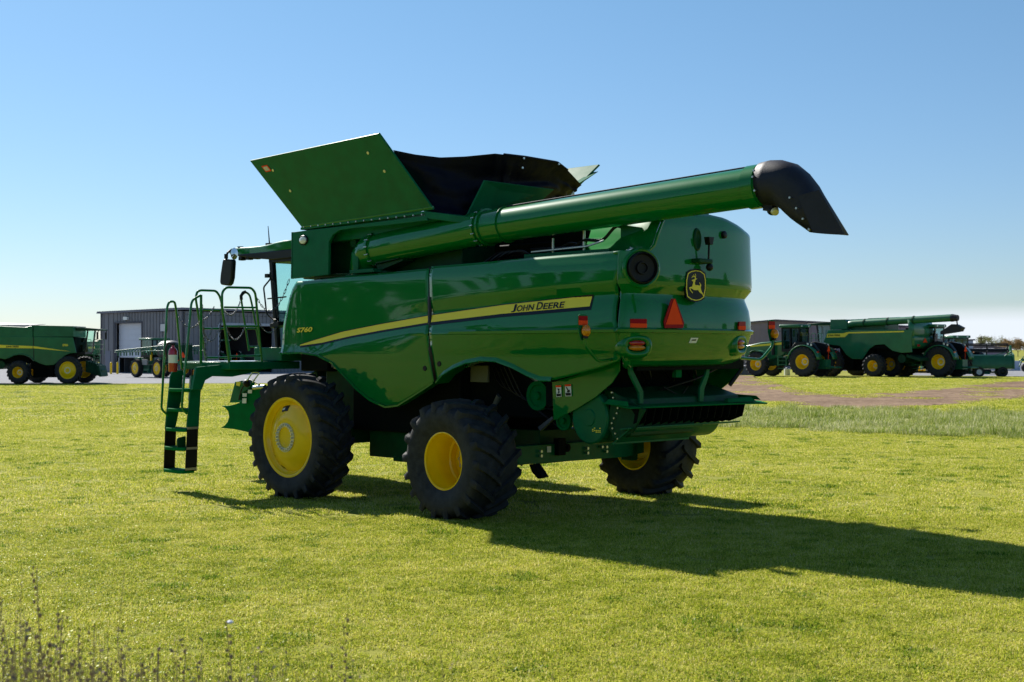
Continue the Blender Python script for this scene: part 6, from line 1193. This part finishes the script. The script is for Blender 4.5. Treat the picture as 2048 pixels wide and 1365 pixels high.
# wood behind the photographer, seen only as a reflection in the paint
m = MB(); tone = []
rr2 = random.Random(3)
for k in range(90):
    a = R(-205+k*2.6+rr2.uniform(-1, 1)); d = rr2.uniform(95, 135); cx, cy = d*math.cos(a), d*math.sin(a); H_ = (rr2.uniform(5, 11) if rr2.random() < .8 else rr2.uniform(11, 14))*(1.9 if cx < -60 else 1)
    for i in range(240):
        z = rr2.uniform(0, 1); w = 3.2*(1-z**2)**.5+.3; p = Vector((cx+rr2.gauss(0, .5)*w, cy+rr2.gauss(0, .5)*w, z*H_)); v1 = Vector((rr2.gauss(0, 1), rr2.gauss(0, 1), rr2.gauss(0, 1))).normalized()*1.1; v2 = v1.orthogonal().normalized()*.9
        m.add([p-v1, p+v2, p+v1, p-v2], [(0, 1, 2, 3)]); tone += [rr2.random()]*4
wo = m.build('wood', LDK, None, smooth=0, recalc=False); at = wo.data.attributes.new('tone', 'FLOAT', 'POINT'); at.data.foreach_set('value', tone); tag(wo, 'distant wood on the other side of the field', None, kind='stuff')

# ================================================================ dried plants in the foreground
DRY = mat('dry_stem', (.30, .23, .15), .85, vary=.3, vscale=20); SEED = mat('dry_seed_head', (.26, .18, .12), .9, vary=.5, vscale=60); PETAL = mat('pale_flower', (.6, .62, .8), .6)
def dry_plant(px, ty, Y, lean, nb, label, seed, flower=False, r0=.0035):
    r = random.Random(seed); X = (px-1024)/2600*Y; H_ = 2.25-(ty-699)/2600*Y
    pl_ = empty('dried_plant', (X-lean, Y, 0), 0, label, 'dried plant', 'dried plants in the foreground'); st_ = MB(); sd_ = MB()
    def stem(p, q, r_, dep):
        n = 7; pts = [p.lerp(q, k/n)+Vector((r.gauss(0, .006), r.gauss(0, .006), 0)) for k in range(n+1)]; st_.tube(pts, r_, 5, r2=r_*.45, cap=False)
        L_ = (q-p).length; nh = max(3, int(L_/.045))
        for k in range(nh):
            t = .35+.65*k/(nh-1) if dep else .45+.55*k/(nh-1)
            c = p.lerp(q, t)+Vector((r.gauss(0, .007), r.gauss(0, .007), 0)); s_ = r.uniform(.003, .007)
            sd_.sphere(tuple(c), s_, 3, rz=s_*1.5)
            for j in range(3): d = Vector((r.gauss(0, 1), r.gauss(0, 1), r.uniform(.2, 1.4))).normalized(); sd_.tube([c, c+d*s_*2.6], s_*.35, 3, r2=s_*.05, cap=False)
    base = Vector((0, 0, 0)); top = Vector((lean, 0, H_)); stem(base, top, r0, 0)
    for k in range(nb):
        t = r.uniform(.45, .85); p = base.lerp(top, t); L_ = r.uniform(.12, .32); d = Vector((r.choice((-1, 1))*r.uniform(.25, .6), r.uniform(-.3, .3), 1)).normalized(); stem(p, p+d*L_, r0*.55, 1)
    st_.build('stem', DRY, pl_); sd_.build('seed_heads', SEED, pl_, smooth=60)
    if flower: m = MB(); c = top+Vector((.008, -.01, .0)); m.sphere(tuple(c), .012, 5, rz=.007); m.build('flower', PETAL, pl_)
spec = [(68, 1135, 4.8, -.10, 5, 'tallest dried stalk with dark seed heads at the lower left, leaning left'), (2, 1195, 4.7, .02, 3, 'dried stalk at the very left frame edge'), (126, 1228, 4.9, .05, 3, 'second tallest dried stalk, right of the tallest one'), (55, 1248, 4.6, .03, 2, 'short dried stalk just left of the tallest stalk'), (12, 1245, 4.5, -.02, 4, 'branching dried stalk low at the left frame edge'), (160, 1272, 4.7, -.03, 3, 'dried stalk with tight seed heads right of the second tallest'), (186, 1252, 5.0, .02, 3, 'thin dried stalk in the middle of the lower left clump'), (100, 1290, 4.5, .04, 4, 'low bushy dried stalk between the two tallest'), (246, 1300, 4.7, -.02, 2, 'dried stalk near the right side of the lower left clump'), (318, 1298, 4.8, .02, 2, 'lone dried stalk left of the twin headed one'), (368, 1290, 4.9, .03, 2, 'faint dried stalk halfway to the stalk with the pale flower'), (398, 1325, 4.6, .01, 2, 'short stalk beside the one with the pale flower'), (458, 1243, 4.8, -.03, 2, 'dried stalk topped by one pale blue flower'), (215, 1318, 4.5, .02, 5, 'lowest bushy stalk in the lower left clump'), (690, 1240, 5.0, .01, 1, 'single faint stalk well right of the other dried plants'), (30, 1305, 4.4, -.01, 5, 'dense low stalk in the lower left corner'), (285, 1330, 4.5, .02, 3, 'short stalk low at the frame bottom right of the clump'), (140, 1330, 4.4, .0, 5, 'dense short stalk at the frame bottom under the second tallest')]
for i, (px, ty, Y, ln, nb, lab) in enumerate(spec): dry_plant(px, ty, Y, ln, nb, lab, 50+i, flower=(px == 458), r0=.0036 if px < 600 else .002)

def undergrowth():
    r = random.Random(91); m = MB()
    for k in range(230):
        px = abs(r.gauss(0, 330)); Y = r.uniform(4.1, 5.3); top = 1365-max(4, r.expovariate(1/30.)) if px > 260 else 1355-r.expovariate(1/45.)
        X = (px-1024)/2600*Y; z = 2.25-(top-699)/2600*Y; p = Vector((X+r.gauss(0, .03), Y, z-.55)); q = Vector((X, Y, z)); mid = (p+q)/2+Vector((r.gauss(0, .02), 0, 0)); m.mi = 0
        m.tube([p, mid, q], .0018, 4, r2=.0008, cap=False)
        for j in range(5):
            c = mid.lerp(q, r.uniform(0, 1)); d = Vector((r.gauss(0, 1), r.gauss(0, 1), r.gauss(.4, .6))).normalized(); s_ = r.uniform(.006, .022); w = d.orthogonal().normalized()*s_*.3; m.mi = r.choice((0, 1, 1, 2)); m.add([c, c+d*s_*.5+w, c+d*s_, c+d*s_*.5-w], [(0, 1, 2, 3)])
    o = m.build('dry_undergrowth', [DRY, SEED, mat('dry_leaf', (.42, .33, .2), .8)], None, smooth=0, recalc=False); tag(o, 'tangle of low dried stems along the lower left frame edge', None, kind='stuff')
undergrowth()
